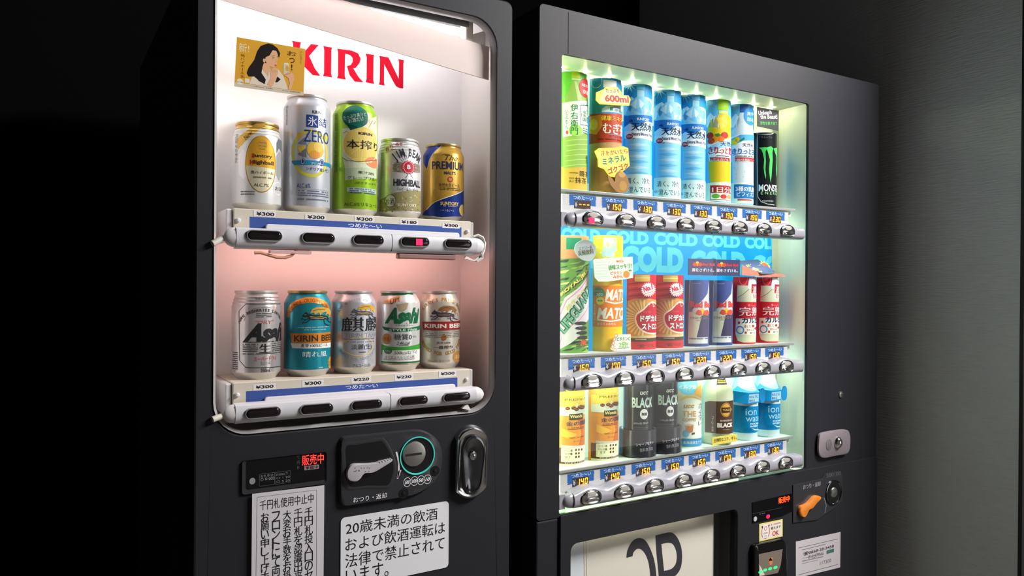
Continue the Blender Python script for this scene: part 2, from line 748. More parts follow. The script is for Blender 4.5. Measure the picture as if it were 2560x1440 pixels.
# ------------------------------------------------------------------ left machine
VA = thing('vending_machine', 'narrow black vending machine with white-lit window of beer and highball cans', 'vending machine', (.407, 1.4, 0))
YA = 1.05
MB().box(.1695, .645, 1.192, 1.75, .03, 1.79, M_CAB).build('cabinet', VA, bevel=.006)
hole = rrect(.190, .6158, 1.139, 1.761, .045)
outA = rrect(.1675, .647, .02, 1.799, .012)
lin_r = rrect(.184, .6215, 1.131, 1.792, .0005)
door = MB()
door.ringplate(outA, hole, YA, YA + .009, M_DOOR)
door.ringplate(outA, lin_r, YA + .009, 1.19, M_DOOR)
door.build('door', VA, smooth=35, bevel=.0035)
MB().ringplate(hole, rrect(.1935, .6123, 1.1425, 1.7575, .0415), YA - .0014, YA + .012, mat('pale_rubber_gasket', (150, 148, 148), .4), y0i=YA + .003).build('window_gasket', VA, smooth=50)
lin_ = MB()
lin_.box(.184, .187, 1.0595, 1.18, 1.131, 1.79, M_WHITE)
lin_.box(.6185, .6215, 1.0595, 1.18, 1.131, 1.79, M_WHITE)
lin_.box(.187, .6185, 1.0595, 1.18, 1.7875, 1.79, M_STEEL)
lin_.build('liner', VA)
MB().box(.187, .6185, 1.0595, 1.18, 1.131, 1.134, mat('grey_window_sill', (120, 118, 114), .35)).build('window_sill', VA)
bp = MB().box(.187, .6185, 1.172, 1.178, 1.134, 1.7875, mat('white_backing_panel', (242, 240, 240), .42)).build('backing_panel', VA)
# red brand lettering on the backing panel
RED = mat('red_logo_vinyl', (196, 18, 42), .8, spec=.08)
fs_ = Flat(1.172)
P = Print(fs_, (520, 0, 5.5375))
P.poly([(1162, 565), (1288, 585), (1275, 640), (1275, 790), (1425, 610), (1532, 625), (1400, 775), (1480, 950), (1555, 1050), (1450, 1040), (1360, 950), (1275, 860), (1275, 1000), (1292, 1015), (1162, 1000), (1178, 960), (1178, 610)], RED)
P.poly([(1595, 637), (1718, 658), (1708, 700), (1704, 1020), (1718, 1073), (1592, 1052), (1606, 1010), (1608, 690)], RED)
P.poly([(1787, 672), (1990, 700), (2080, 740), (2112, 810), (2100, 870), (2045, 940), (2010, 945), (2080, 1060), (2152, 1142), (2030, 1128), (1960, 1040), (1922, 915), (1975, 900), (2005, 850), (2000, 800), (1965, 762), (1898, 745), (1892, 1050), (1908, 1102), (1785, 1083), (1800, 1040), (1800, 715)], RED)
P.fr = (900, 0, 5.5375)
P.poly([(78, 742), (195, 760), (188, 800), (184, 1110), (195, 1162), (78, 1140), (90, 1095), (92, 790)], RED)
P.poly([(265, 772), (395, 795), (535, 1090), (540, 870), (530, 818), (608, 832), (600, 880), (598, 1225), (550, 1222), (500, 1195), (460, 1130), (335, 890), (332, 1140), (342, 1185), (260, 1170), (272, 1130), (276, 815)], RED)
P.build('logo_lettering', bp)
# lamp housing, tube, diffuser strip
M_TUBE = mat('lit_fluorescent_tube', (255, 250, 246), .4, emit=17.0, ergb=(252, 250, 255))
MB().box(.190, .578, 1.0705, 1.0725, 1.7505, 1.787, mat('dull_steel', (150, 152, 152), .45, .9, vary=.25, bscale=14)).build('lamp_housing', VA, bevel=.001)
tb = MB().tube([(.205, 1.085, 1.746), (.572, 1.085, 1.746)], .0065, M_TUBE, 14).build('lamp_tube', VA, smooth=40)
MB().box(.574, .588, 1.075, 1.095, 1.733, 1.763, M_CREAM).build('lamp_holder', VA, bevel=.002)
q = [at(x, y, 1.09) for x, y in ((1170, 89), (1222, 74), (1228, 84), (1228, 122), (1170, 122))]
MB().prism([(p.x, p.z) for p in q][::-1], 1.09, 1.092, M_WHITE).build('corner_bracket', VA)
a, b, c, d = at(500, -110, 1.068), at(1237.5, 121.5, 1.068), at(1237.5, 203.5, 1.068), at(500, -12, 1.068)
sl = (b.z - a.z) / (b.x - a.x)
pts = [(.1885, a.z), (.6118, b.z), (.6118, c.z), (.1885, d.z)]
MB().prism(pts[::-1], 1.066, 1.0685, milky_mat('milky_diffuser_acrylic', (240, 228, 224), .22)).build('light_diffuser', VA, smooth=30)

BTN_A = [[(660.9, 589.4), (795.7, 595.2), (920.5, 600.3), (1036.7, 605.0), (1144.7, 609.8)],
         [(657.5, 1031.7), (791.4, 1021.9), (916.0, 1011.9), (1032.8, 1001.7), (1140.9, 992.4)]]
BLUE = (62, 88, 160)
M_BEZEL = mat('satin_button_bezel', (176, 176, 180), .3, .6)
M_LENS = mat('smoked_button_lens', (22, 18, 20), .12)


def stadium(mb, x, z, wd, ht, prof, m, n=10):
    L = []
    for ins, y in prof:
        r = ht / 2 - ins
        L.append([(p[0], y, p[1]) for p in rrect(x - wd / 2 + ins, x + wd / 2 - ins, z - r, z + r, r - 1e-5, n)])
    mb.loops(L, m, cap1=True)


for row, (ztop, zb0, zb1) in enumerate(((1.4415, 1.3905, 1.4143), (1.2063, 1.1572, 1.1797))):
    rail = MB()
    rail.box(.2178, .5805, 1.066, 1.171, ztop - .036, ztop, M_CREAM)
    rail = rail.build('shelf_rail', VA, bevel=.0012)
    for ex0, ex1 in ((.2085, .2172), (.5811, .5875)):
        MB().box(ex0, ex1, 1.069, 1.171, ztop - .045, ztop - .001, M_OFFW).build('rail_end_cap', rail, bevel=.002)
    xl = .2285 if row == 0 else .2275
    for cx_ in (.2235, .5735):
        MB().lathe_y([(.0032, 1.0665), (.0032, 1.0635), (.0015, 1.062), (.0, 1.062)], (cx_, 0, ztop - .0165), M_OFFW, 14).build('clip', rail, smooth=40)
    P = Print(Flat(1.066), (520, 500, 6.544))
    if row == 0:
        x0, x1, zt = at(624, 541, 1.066).x, at(1153.6, 575, 1.066).x, at(624, 541.6, 1.066).z
    else:
        x0, x1, zt = at(615, 978, 1.066).x, at(1143.6, 941, 1.066).x, at(615, 978.3, 1.066).z
    P.uvpoly([(x0, ztop - .0358), (x1, ztop - .0358), (x1, zt), (x0, zt)], BLUE, 0)
    if row == 0:
        P.fr = (860, 500, 6.4)
        P.text('つめた～い', 65, 366, 605, 462, (240, 240, 245), 1, .01)
    else:
        P.fr = (860, 900, 6.095)
        P.text('つめた～い', 20, 386, 515, 416, (225, 228, 240), 1, .01)
    P.build('blue_cold_strip', rail)
    # front plate between strip and buttons
    px0 = x0 + (.0205 if row == 0 else .0235)
    MB().prism(rrect(px0, x1 - .0065, zb1 - .006, zt - .0092, .004, 5), 1.0595, 1.0655, M_OFFW).build('front_plate', rail, bevel=.001)
    labs = ([((520, 500, 6.544), (745, 165, 1110, 285), (790, 190, 1085, 268), '¥300'),
             ((520, 500, 6.544), (1588, 225, 1925, 333), (1625, 245, 1905, 318), '¥300'),
             ((860, 500, 6.4), (165, 252, 475, 356), (195, 270, 455, 340), '¥300'),
             ((860, 500, 6.4), (897, 308, 1185, 405), (920, 322, 1160, 388), '¥180'),
             ((860, 500, 6.4), (1572, 366, 1850, 458), (1603, 376, 1823, 438), '¥300')] if row == 0 else
            [((520, 900, 6.545), (738, 398, 1110, 480), (780, 420, 1072, 454), '¥300'),
             ((520, 900, 6.545), (1540, 338, 1892, 420), (1578, 359, 1855, 396), '¥300'),
             ((860, 900, 6.095), (110, 258, 413, 334), (143, 279, 383, 308), '¥220'),
             ((860, 900, 6.095), (770, 217, 1053, 303), (800, 242, 1027, 272), '¥220'),
             ((860, 900, 6.095), (1443, 168, 1710, 250), (1475, 190, 1683, 220), '¥300')])
    for fr, rc, tx, s_ in labs:
        P = Print(Flat(1.0659), fr)
        P.EPS = .00022
        P.rect(*rc, (232, 228, 226), 0)
        P.text(s_, *tx, (38, 36, 42), 1, .025)
        P.build('price_label', rail)
    # button bar in two lengths with rounded end caps
    seam = at(978, 600, 1.045).x if row == 0 else at(974, 1000, 1.045).x
    bar = MB()
    for bx0, bx1 in ((.2167, seam - .0006), (seam + .0006, .579)):
        L = []
        for y, z in ((1.060, zb1 + .0003), (1.047, zb1 + .0002), (1.0425, zb1 - .0018), (1.0405, zb1 - .007), (1.0402, (zb0 + zb1) / 2), (1.0405, zb0 + .006), (1.0425, zb0 + .001), (1.047, zb0 - .003), (1.060, zb0 - .0042)):
            L.append([(bx0, y, z), (bx1, y, z)])
        bar.add([p for l in L for p in l], [(2 * i, 2 * i + 1, 2 * i + 3, 2 * i + 2) for i in range(len(L) - 1)] +
                [tuple(2 * i for i in range(len(L))), tuple(2 * i + 1 for i in range(len(L) - 1, -1, -1)), (0, 2 * len(L) - 2, 2 * len(L) - 1, 1)], M_BARW)
    bar.box(seam - .001, seam + .001, 1.044, 1.058, zb0 - .001, zb1 - .001, M_GAP)
    bar = bar.build('button_bar', VA, smooth=40)
    zc, hz = (zb0 + zb1) / 2 - .001, (zb1 - zb0) / 2 + .0015
    for sx, xb, xe in ((-1, .2165, .2015), (1, .5792, .5945)):
        L = []
        for t in (0, .35, .65, .85, .97, 1.0):
            k = math.sqrt(max(0.0, 1 - t * t)) * .93 + .07
            cxx = xb + (xe - xb) * t
            L.append([(cxx, 1.0405 + (1 - k) * .006 + (.019 * (.5 - .5 * math.cos(a)) if False else 0) + (.0195 * (1 + math.sin(a)) / 2) * k, zc + hz * math.cos(a) * k) for a in [2 * math.pi * i / 20 for i in range(20)]])
        MB().loops(L, M_OFFW, cap0=True, cap1=True).build('bar_end_cap', bar, smooth=50)
    for i, (bx, bz) in enumerate(BTN_A[row]):
        p = at(bx, bz, 1.0405)
        b_ = MB()
        stadium(b_, p.x, p.z, .0475, .0152, [(0, 1.0415), (0, 1.0385), (.0006, 1.0378), (.0013, 1.0378), (.0018, 1.0388)], M_BEZEL)
        stadium(b_, p.x, p.z, .0475, .0152, [(.0017, 1.0392), (.0018, 1.0383), (.0030, 1.0372), (.0042, 1.0368)], M_LENS)
        o = b_.build('button', bar, smooth=35)
        if row == 0 and i == 3:
            u = at(1048, 605.4, 1.0372)
            MB().box(u.x - .0052, u.x + .0052, 1.0362, 1.0366, u.z - .0046, u.z + .0046, mat('red_sold_out_lamp', (255, 10, 50), .4, emit=5.0)).build('sold_out_lamp', bar)
# second tube under the middle shelf, hidden behind the button bar, tinted pink by its worn phosphor
M_TUBE2 = mat('lit_pinkish_tube', (255, 215, 205), .4, emit=11.0, ergb=(255, 190, 184))
MB().tube([(.225, 1.092, 1.3995), (.575, 1.092, 1.3995)], .005, M_TUBE2, 12).build('lamp_tube', VA, smooth=40)
# brackets, cable and straps under the upper bar
MB().box(.262, .318, 1.046, 1.058, 1.3815, 1.3855, mat('pinkish_steel_bracket', (205, 170, 165), .5)).build('bar_bracket', VA)
MB().box(.449, .545, 1.048, 1.060, 1.3785, 1.3865, mat('brown_tint_bracket', (150, 108, 104), .4)).build('bar_bracket', VA, bevel=.002)
cp = [(.2475, .1385), (.262, .1372), (.276, .1345), (.287, .1335), (.297, .1345), (.305, .1378), (.310, .1415)]
pth = [at(520 + x / 6.544, 500 + y / 6.544, 1.05) for x, y in ((760, 865), (860, 862), (1000, 905), (1130, 940), (1250, 945), (1360, 915), (1430, 845), (1470, 825), (1650, 835))]
MB().tube(pth, .0021, mat('orange_pink_cable', (208, 150, 120), .5), 8).build('cable', VA, smooth=60)
M_STRAP = mat('cream_plastic_strap', (206, 202, 192), .4)
for py in ((672, 640), (950, 905)):
    y0 = 500 if py[0] == 672 else 900
    p0, p1 = at(531, y0 + (715 if y0 == 500 else 975) / 6.544, 1.046), at(562, y0 + (610 if y0 == 500 else 900) / 6.544, 1.050)
    MB().tube([p0, p0.lerp(p1, .5), p1], [.0042, .0042, .0036], M_STRAP, 8).build('plastic_strap', VA, smooth=60)
q = [at(860 + x / 6.4, 500 + y / 6.4, 1.045) for x, y in ((2065, 585), (2140, 560), (2215, 600), (2250, 690), (2235, 800), (2200, 870), (2205, 930), (2120, 985))]
MB().tube(q, [.0016, .002, .0024, .0024, .0026, .0028, .003, .002], mat('crumpled_clear_tape', (222, 220, 214), .25), 6).build('tape_wrap', VA)
q = [at(860 + x / 6.4, 500 + y / 6.4, 1.046) for x, y in ((1925, 935), (1960, 900), (2090, 965), (2150, 900), (2235, 870), (2195, 960), (2120, 990))]
MB().prism([(p.x, p.z) for p in q][::-1], 1.046, 1.052, mat('crumpled_clear_tape', (222, 220, 214), .25)).build('tape_wrap', VA)
q = [at(860 + x / 6.095, 900 + y / 6.095, 1.047) for x, y in ((1800, 740), (1850, 690), (1890, 680), (1935, 765))]
MB().prism([(p.x, p.z) for p in q][::-1], 1.047, 1.053, mat('crumpled_clear_tape', (222, 220, 214), .25)).build('tape_wrap', VA)
# clear panes above and below the upper bar
MB().box(.1885, .6175, 1.0597, 1.0622, 1.412, 1.7868, M_PANE).build('window_pane', VA)
MB().box(.1885, .6175, 1.0597, 1.0622, 1.178, 1.3858, M_PANE).build('window_pane', VA)

# lower front: display, coin panel, lock
YD = YA - .001
dp = MB()
p0, p1 = at(604, 1172, YA), at(815, 1202, YA)
z0, z1 = at(604, 1236, YA).z, at(604, 1151, YA).z
dp.ringplate(rrect(p0.x, p1.x, z0, z1, .004, 4), rrect(p0.x + .006, p1.x - .003, z0 + .006, z1 - .002, .003, 4), YA - .003, YA, M_DOOR, y0i=YA - .0008)
dp.prism(rrect(p0.x + .005, p1.x - .002, z0 + .005, z1 - .001, .003, 4), YA - .0011, YA, M_GLOSSBLK)
disp = dp.build('bill_display', VA, smooth=40)
P = Print(Flat(YA - .0012), (580, 1110, 4.364))
M_LEDR = mat('red_led_lettering', (255, 40, 30), .4, emit=4.0)
P.text('販売中', 765, 125, 1000, 210, M_LEDR, 1, .0)
P.rect(790, 243, 948, 268, (150, 135, 140), 0, .0004)
P.text('準備中', 802, 246, 938, 266, (30, 16, 18), 1, .02)
P.text('℃', 708, 130, 735, 160, (90, 92, 96), 1)
P.text('円', 708, 185, 735, 222, (90, 92, 96), 1)
P.text('秒', 708, 240, 735, 275, (90, 92, 96), 1)
P.oval(222, 405, 33, 36, (150, 150, 155), 0)
P.frame(298, 330, 465, 440, .0003, (110, 112, 120), 0)
P.frame(470, 310, 638, 418, .0003, (110, 112, 120), 0)
P.text('お札中止', 310, 338, 455, 352, (130, 132, 140), 1)
P.text('○ ¥1000', 312, 372, 462, 388, (150, 150, 158), 1)
P.text('¥1000以下', 480, 322, 610, 335, (130, 132, 140), 1)
P.text('○ 1 20', 485, 362, 630, 366, (140, 140, 148), 1)
P.text('○ 5 20', 485, 400, 630, 408, (140, 140, 148), 1)
P.build('display_lettering', disp)

# coin panel
FC = (830, 1060, 5.953)


def fx(p, Y, fr):
    q = at(fr[0] + p[0] / fr[2], fr[1] + p[1] / fr[2], Y)
    return q.x, q.z


def quadbez(pts, n=6):
    out = []
    k = len(pts)
    for i in range(k):
        p0, p1, p2, p3 = (Vector(pts[(i + j - 1) % k]) for j in range(4))
        if (p1 - p2).length < 1e-9:
            continue
        for t in range(n):
            t /= n
            q = .5 * ((2 * p1) + (-p0 + p2) * t + (2 * p0 - 5 * p1 + 4 * p2 - p3) * t * t + (-p0 + 3 * p1 - 3 * p2 + p3) * t ** 3)
            out.append((q.x, q.y))
    return out


outl = [(130, 400), (135, 300), (160, 230), (230, 200), (600, 165), (1000, 122), (1270, 105), (1420, 140), (1560, 240), (1630, 390), (1640, 560), (1605, 740), (1500, 900), (1330, 1010), (1150, 1075), (850, 1125), (450, 1185), (230, 1220), (150, 1190), (128, 1080), (128, 700)]
cp_ = [fx(p, YA - .006, FC) for p in quadbez(outl, 4)]
ca = (sum(p[0] for p in cp_) / len(cp_), sum(p[1] for p in cp_) / len(cp_))
M_COIN = mat('black_coin_panel_plastic', (46, 46, 50), .28)
coin = MB().dome(cp_, ca, [(1.03, YA), (1.0, YA - .005), (.985, YA - .006)], M_COIN)
coin = coin.build('coin_panel', VA, smooth=40)
# recessed lever well
well = [(150, 300), (330, 262), (700, 205), (770, 210), (840, 300), (900, 420), (945, 560), (955, 700), (920, 850), (870, 940), (790, 960), (500, 960), (260, 985), (195, 940), (160, 880), (150, 600)]
wl = [fx(p, YA - .0062, FC) for p in quadbez(well, 3)]
wc = (sum(p[0] for p in wl) / len(wl), sum(p[1] for p in wl) / len(wl))
L = [[(p[0], YA - .0063, p[1]) for p in wl], [(wc[0] + (p[0] - wc[0]) * .93, YA - .0068, wc[1] + (p[1] - wc[1]) * .93) for p in wl],
     [(wc[0] + (p[0] - wc[0]) * .86, YA - .0063, wc[1] + (p[1] - wc[1]) * .86) for p in wl]]
MB().loops(L, M_COIN).prism([(wc[0] + (p[0] - wc[0]) * .9, wc[1] + (p[1] - wc[1]) * .9) for p in wl][::-1], YA - .0064, YA - .0061, M_BLACK).build('lever_recess', coin, smooth=50)
lev = [(225, 790), (222, 720), (250, 650), (310, 600), (400, 592), (540, 590), (660, 575), (760, 545), (880, 522), (905, 535), (880, 565), (760, 640), (680, 690), (600, 725), (500, 730), (450, 760), (410, 820), (360, 855), (300, 855), (250, 835)]
lp = [fx(p, YA - .012, FC) for p in quadbez(lev, 3)]
lc = (sum(p[0] for p in lp) / len(lp), sum(p[1] for p in lp) / len(lp))
M_LEVER = mat('grey_lever_plastic', (178, 174, 180), .35)
lever = MB().dome(lp, lc, [(.98, YA - .0064), (1.0, YA - .011), (.97, YA - .013), (.9, YA - .0135)], M_LEVER)
for i in range(5):
    a_, b_ = fx((690 + i * 42, 560 - i * 11), YA - .013, FC), fx((720 + i * 40, 575 - i * 12), YA - .013, FC)
    lever.tube([(a_[0], YA - .0130, a_[1] + .001), (b_[0], YA - .0138, b_[1])], .0006, M_LEVER, 6)
lever = lever.build('return_lever', coin, smooth=40)
P = Print(Flat(YA - .0136), FC)
for bx, by in ((345, 655), (440, 655), (530, 650), (365, 690), (480, 655), (560, 655), (330, 705), (350, 705), (400, 690), (405, 700), (500, 705), (550, 703)):
    P.oval(bx, by, 9, 9, (120, 118, 126), 0, 10)
P.build('braille_dots', lever)
# coin slot: teal ring, steel insert
rc_ = fx((1268, 468), YA - .006, FC)
rr = (fx((1528, 440), YA - .006, FC)[0] - fx((1008, 500), YA - .006, FC)[0]) / 2
M_TEAL = mat('teal_ring_plastic', (72, 214, 196), .35)
MB().lathe_y([(rr * .93, YA - .006), (rr * 1.0, YA - .0072), (rr * 1.0, YA - .0078), (rr * .94, YA - .0078), (rr * .92, YA - .0062)], (rc_[0], 0, rc_[1]), M_TEAL, 48).build('slot_ring', coin, smooth=40)
MB().lathe_y([(rr * .92, YA - .0066), (rr * .7, YA - .0063), (.0, YA - .0063)], (rc_[0], 0, rc_[1]), M_BLACK, 40).build('slot_bowl', coin, smooth=40)
ic = fx((1222, 445), YA - .008, FC)
ins = MB().lathe_y([(rr * .66, YA - .0064), (rr * .64, YA - .009), (rr * .5, YA - .0098), (0, YA - .010)], (ic[0], 0, ic[1]), M_STEEL, 40)
q0, q1 = fx((1098, 466), YA - .01, FC), fx((1335, 440), YA - .01, FC)
ins.box(q0[0], q1[0], YA - .0104, YA - .0098, (q0[1] + q1[1]) / 2 - .0017, (q0[1] + q1[1]) / 2 + .0017, M_GAP)
ins.build('coin_slot', coin, smooth=40)
P = Print(Flat(YA - .0061), FC)
W = (232, 232, 236)
P.EPS = .0002
for cx_, cy_, t_ in ((1118, 865, '500'), (1225, 848, '100'), (1322, 835, '50'), (1420, 822, '10')):
    P2 = Print(Flat(YA - .0061), FC)
    P2.EPS = .0002
    P2.ring(cx_, cy_, 52, 66, 7, W, 1)
    P2.text(t_, cx_ - 36, cy_ - 22, cx_ + 36, cy_ + 22, W, 1, .03, .25)
    P2.build('denomination_mark', coin)
P.text('おつり・返却', 315, 1092, 812, 1098, W, 1, .012)
P.build('coin_panel_lettering', coin)
P = Print(Flat(YA - .0061), FC)
P.EPS = .0002
P.line([(955, 415), (980, 500), (995, 600), (992, 720), (975, 800)], 26, (215, 216, 222), 1)
P.poly([(990, 690), (1030, 685), (985, 810), (962, 815)], (215, 216, 222), 1)
P.build('arrow_mark', coin)
for cx_, cy_ in ((1065, 1025), (1530, 690)):
    u_ = fx((cx_, cy_ + 8), YA - .006, FC)
    m_ = MB().lathe_y([(.0078, YA - .006), (.0078, YA - .0064), (.0030, YA - .0064), (.0028, YA - .0075), (0, YA - .0078)], (u_[0], 0, u_[1]), M_BLACK, 24)
    m_.build('panel_peg', coin, smooth=40)
P = Print(Flat(YA - .0061), FC)
P.EPS = .0002
for i in range(9):
    P.oval(1225 + i * 12, 1005 - (i % 3) * 16, 4, 5, (110, 108, 106), 1, 8)
P.build('braille_dots', coin)

# chrome lock housing
lo = [(1870, 260), (1890, 180), (1960, 100), (2080, 55), (2200, 75), (2290, 140), (2318, 230), (2310, 500), (2300, 880), (2270, 980), (2180, 1060), (2080, 1105), (1980, 1098), (1890, 1050), (1850, 960), (1855, 600)]
ll = [fx(p, YA - .008, FC) for p in quadbez(lo, 4)]
lc = (sum(p[0] for p in ll) / len(ll), sum(p[1] for p in ll) / len(ll))
lock = MB().dome(ll, lc, [(1.06, YA), (1.02, YA - .004), (1.0, YA - .008), (.95, YA - .0105), (.88, YA - .0098), (.84, YA - .0086)], M_CHROME).build('lock_housing', VA, smooth=45)
li = [(1935, 420), (1960, 300), (2020, 200), (2120, 165), (2210, 210), (2260, 310), (2268, 460), (2240, 700), (2210, 920), (2150, 1020), (2060, 1055), (2000, 1030), (1965, 920), (1945, 650)]
ll = [fx(p, YA - .010, FC) for p in quadbez(li, 4)]
lc = (sum(p[0] for p in ll) / len(ll), sum(p[1] for p in ll) / len(ll))
MB().dome(ll, lc, [(1.0, YA - .0085), (.97, YA - .0118), (.9, YA - .0122), (.86, YA - .0108), (.5, YA - .0098)], M_DKCHROME).build('t_handle', lock, smooth=45)
kc = fx((2100, 470), YA - .0115, FC)
k_ = MB().lathe_y([(.0062, YA - .0098), (.0062, YA - .0128), (.0054, YA - .0132), (.0045, YA - .0122), (.0030, YA - .0122), (.0028, YA - .0135), (0, YA - .0138)], (kc[0], 0, kc[1]), M_CHROME, 32)
k_.box(kc[0] - .0005, kc[0] + .0005, YA - .0142, YA - .0134, kc[1] - .0022, kc[1] + .0022, M_GAP)
k_.build('keyhole', lock, smooth=40)

# ------------------------------------------------------------------ things on the left machine
# yellow advert card hung on the inside of the pane
fr = (520, 0, 5.5375)
ys = 1.0635
q = [at(fr[0] + x / fr[2], fr[1] + y / fr[2], ys) for x, y in ((400, 512), (1350, 678), (1320, 1325), (365, 1195))]
card = thing('advert_card', 'yellow advert card of a dark-haired woman holding a can, beside the red lettering', 'advert', (q[2].x, ys, q[2].z))
MB().prism([(p.x, p.z) for p in q][::-1], ys, ys + .0006, mat('yellow_card_stock', (214, 158, 18), .45)).build('card', card)
P = Print(Flat(ys), fr)
P.EPS = .00004
SK, HAIR, SHIRT, BR = (222, 172, 132), (24, 15, 14), (222, 208, 190), (70, 44, 20)
P.poly([(372, 1140), (1328, 1275), (1320, 1325), (365, 1195)], (206, 196, 178), 0)
P.poly([(572, 1160), (600, 1080), (700, 960), (740, 920), (860, 960), (980, 965), (1040, 1050), (1080, 1150), (1110, 1240)], SHIRT, 1)
P.poly([(830, 600), (900, 620), (960, 665), (1000, 740), (985, 800), (960, 760), (900, 740), (870, 800), (840, 860), (800, 930), (760, 900), (730, 1000), (770, 1110), (790, 1165), (720, 1130), (640, 1060), (560, 1060), (535, 1010), (560, 940), (640, 830), (680, 710), (730, 635)], HAIR, 2)
P.poly([(640, 1000), (760, 900), (740, 1010), (800, 1100), (785, 1165), (700, 1120)], HAIR, 3)
P.poly([(930, 1140), (960, 1060), (1005, 1100), (960, 1140)], HAIR, 6)
P.poly([(775, 870), (850, 880), (860, 960), (830, 1060), (745, 945)], SK, 3)
P.poly([(895, 695), (945, 705), (968, 760), (962, 800), (966, 830), (955, 850), (958, 880), (945, 905), (920, 935), (880, 930), (820, 890), (790, 830), (800, 790), (850, 770)], SK, 4)
P.oval(778, 838, 18, 28, SK, 5, 14)
P.line([(885, 805), (920, 800)], 7, (60, 36, 30), 5)
P.line([(950, 790), (968, 783)], 6, (60, 36, 30), 5)
P.line([(880, 780), (925, 768)], 5, (90, 60, 46), 5)
P.oval(935, 905, 18, 11, (190, 96, 86), 5, 14)
P.line([(938, 815), (945, 860), (928, 865)], 4, (180, 126, 96), 5)
# folded hand and forearm
P.poly([(860, 980), (900, 935), (960, 945), (970, 1000), (950, 1060), (900, 1180), (870, 1205), (820, 1170), (870, 1080)], SK, 5)
for k in range(4):
    P.line([(872 + k * 26, 960 + k * 4), (892 + k * 22, 1010)], 3, (176, 122, 92), 6)
# raised hand holding a can
P.poly([(1042, 885), (1060, 875), (1105, 880), (1125, 900), (1122, 1010), (1042, 1030)], (206, 196, 160), 5)
P.oval(1084, 882, 38, 10, (230, 226, 210), 6)
P.oval(1095, 950, 22, 38, (196, 160, 70), 6)
P.poly([(1055, 1045), (1120, 990), (1185, 1025), (1195, 1085), (1170, 1180), (1140, 1245), (1105, 1235), (1130, 1150), (1110, 1080)], SK, 7)
for k in range(3):
    P.line([(1060 + k * 12, 1045 - k * 14), (1130 + k * 14, 1020 - k * 6)], 3, (176, 122, 92), 8)
P.text('新!', 425, 590, 570, 735, (236, 226, 190), 1, .0)
P.vert('角ハイボール缶', 478, 745, 1085, 55, BR, 1)
P.vert('おっ!', 1160, 700, 985, 130, BR, 1, .01)
P.vert('プシュッ!', 1285, 705, 890, 42, BR, 1)
P.oval(443, 1130, 46, 42, (232, 220, 190), 1)
P.text('お酒', 402, 1120, 482, 1152, (70, 50, 30), 2)
P.rect(512, 1085, 575, 1150, (226, 216, 196), 1)
P.text('SUNTORY', 1138, 1255, 1285, 1295, (60, 48, 36), 1, .02)
P.text('水と生きる', 1030, 1240, 1130, 1275, (60, 48, 36), 1)
P.text('ストップ！20歳未満飲酒・飲酒運転。', 500, 1168, 910, 1240, (110, 96, 80), 1)
P.build('printed_picture', card)

# handwritten-style paper notice in a clear sleeve
fr = (580, 1110, 4.364)
yn = YA - .0042
q = [at(fr[0] + x / fr[2], fr[1] + y / fr[2], yn) for x, y in ((220, 545), (1008, 450), (1000, 1440), (212, 1440))]
note = thing('paper_notice', 'white paper notice with brush-style black columns taped below the left display', 'notice', (q[2].x, yn, .86))
MB().prism([(q[0].x, q[0].z), (q[1].x, q[1].z), (q[1].x - .001, .80), (q[0].x - .001, .80)][::-1], yn, yn + .0003, mat('white_copy_paper', (222, 220, 226), .7)).build('paper', note)
P = Print(Flat(yn), fr)
K = (34, 34, 38)
P.text('千円札使用中止中', 305, 618, 890, 640, K, 1, .0)
P.line([(275, 580), (925, 500)], 3, (120, 120, 126), 1)
P.line([(275, 580), (262, 1440)], 3, (120, 120, 126), 1)
P.line([(925, 500), (922, 1440)], 3, (120, 120, 126), 1)
for t_, xc, y0_, st in (('千円札投入口のセンサー', 838, 695, 98), ('千円札を認識出来ない為', 722, 708, 98), ('大変お手数をお掛けします', 602, 730, 95), ('フロントにて両替下さい', 480, 740, 100), ('お願い申し上げます', 360, 758, 93)):
    P.vert(t_, xc, y0_, y0_ + st * len(t_), 88, K, 1, .008)
P.build('lettering', note)
q = [at(fr[0] + x / fr[2], fr[1] + y / fr[2], yn - .001) for x, y in ((185, 370), (1030, 290))]
MB().prism([(q[0].x, q[0].z), (q[1].x, q[0].z + .0), (q[1].x - .001, .80), (q[0].x - .001, .80)][::-1], yn - .0012, yn - .0008, M_SLEEVE).build('clear_sleeve', note)

# age sticker
fr = (820, 1240, 7.1111)
ya = YA - .0012
u0, v1 = fx((228, 400), ya, fr)
u1, _v = fx((2148, 115), ya, fr)
zt, zb = fx((1200, 240), ya, fr)[1], fx((1800, 1335), ya, fr)[1]
age = thing('warning_sticker', 'white rounded sticker forbidding under-age drinking, black lettering, below the coin panel', 'sticker', (u1, ya, zb))
MB().prism(rrect(u0, u1, zb, zt, .006, 6), ya, ya + .0008, mat('white_sticker_vinyl', (222, 223, 228), .45)).build('vinyl', age)
P = Print(Flat(ya), fr)
for t_, xl, yt, xr, yb in (('20歳未満の飲酒', 318, 470, 1945, 415), ('および飲酒運転は', 310, 755, 2080, 660), ('法律で禁止されて', 308, 1040, 2070, 940), ('います。', 318, 1300, 1075, 1420)):
    a_, b_ = Vector(P.uv((xl, yt))), Vector(P.uv((xr, yb)))
    P.text(t_, xl, yt, xr, yb, (30, 30, 36), 1)
P.build('lettering', age)

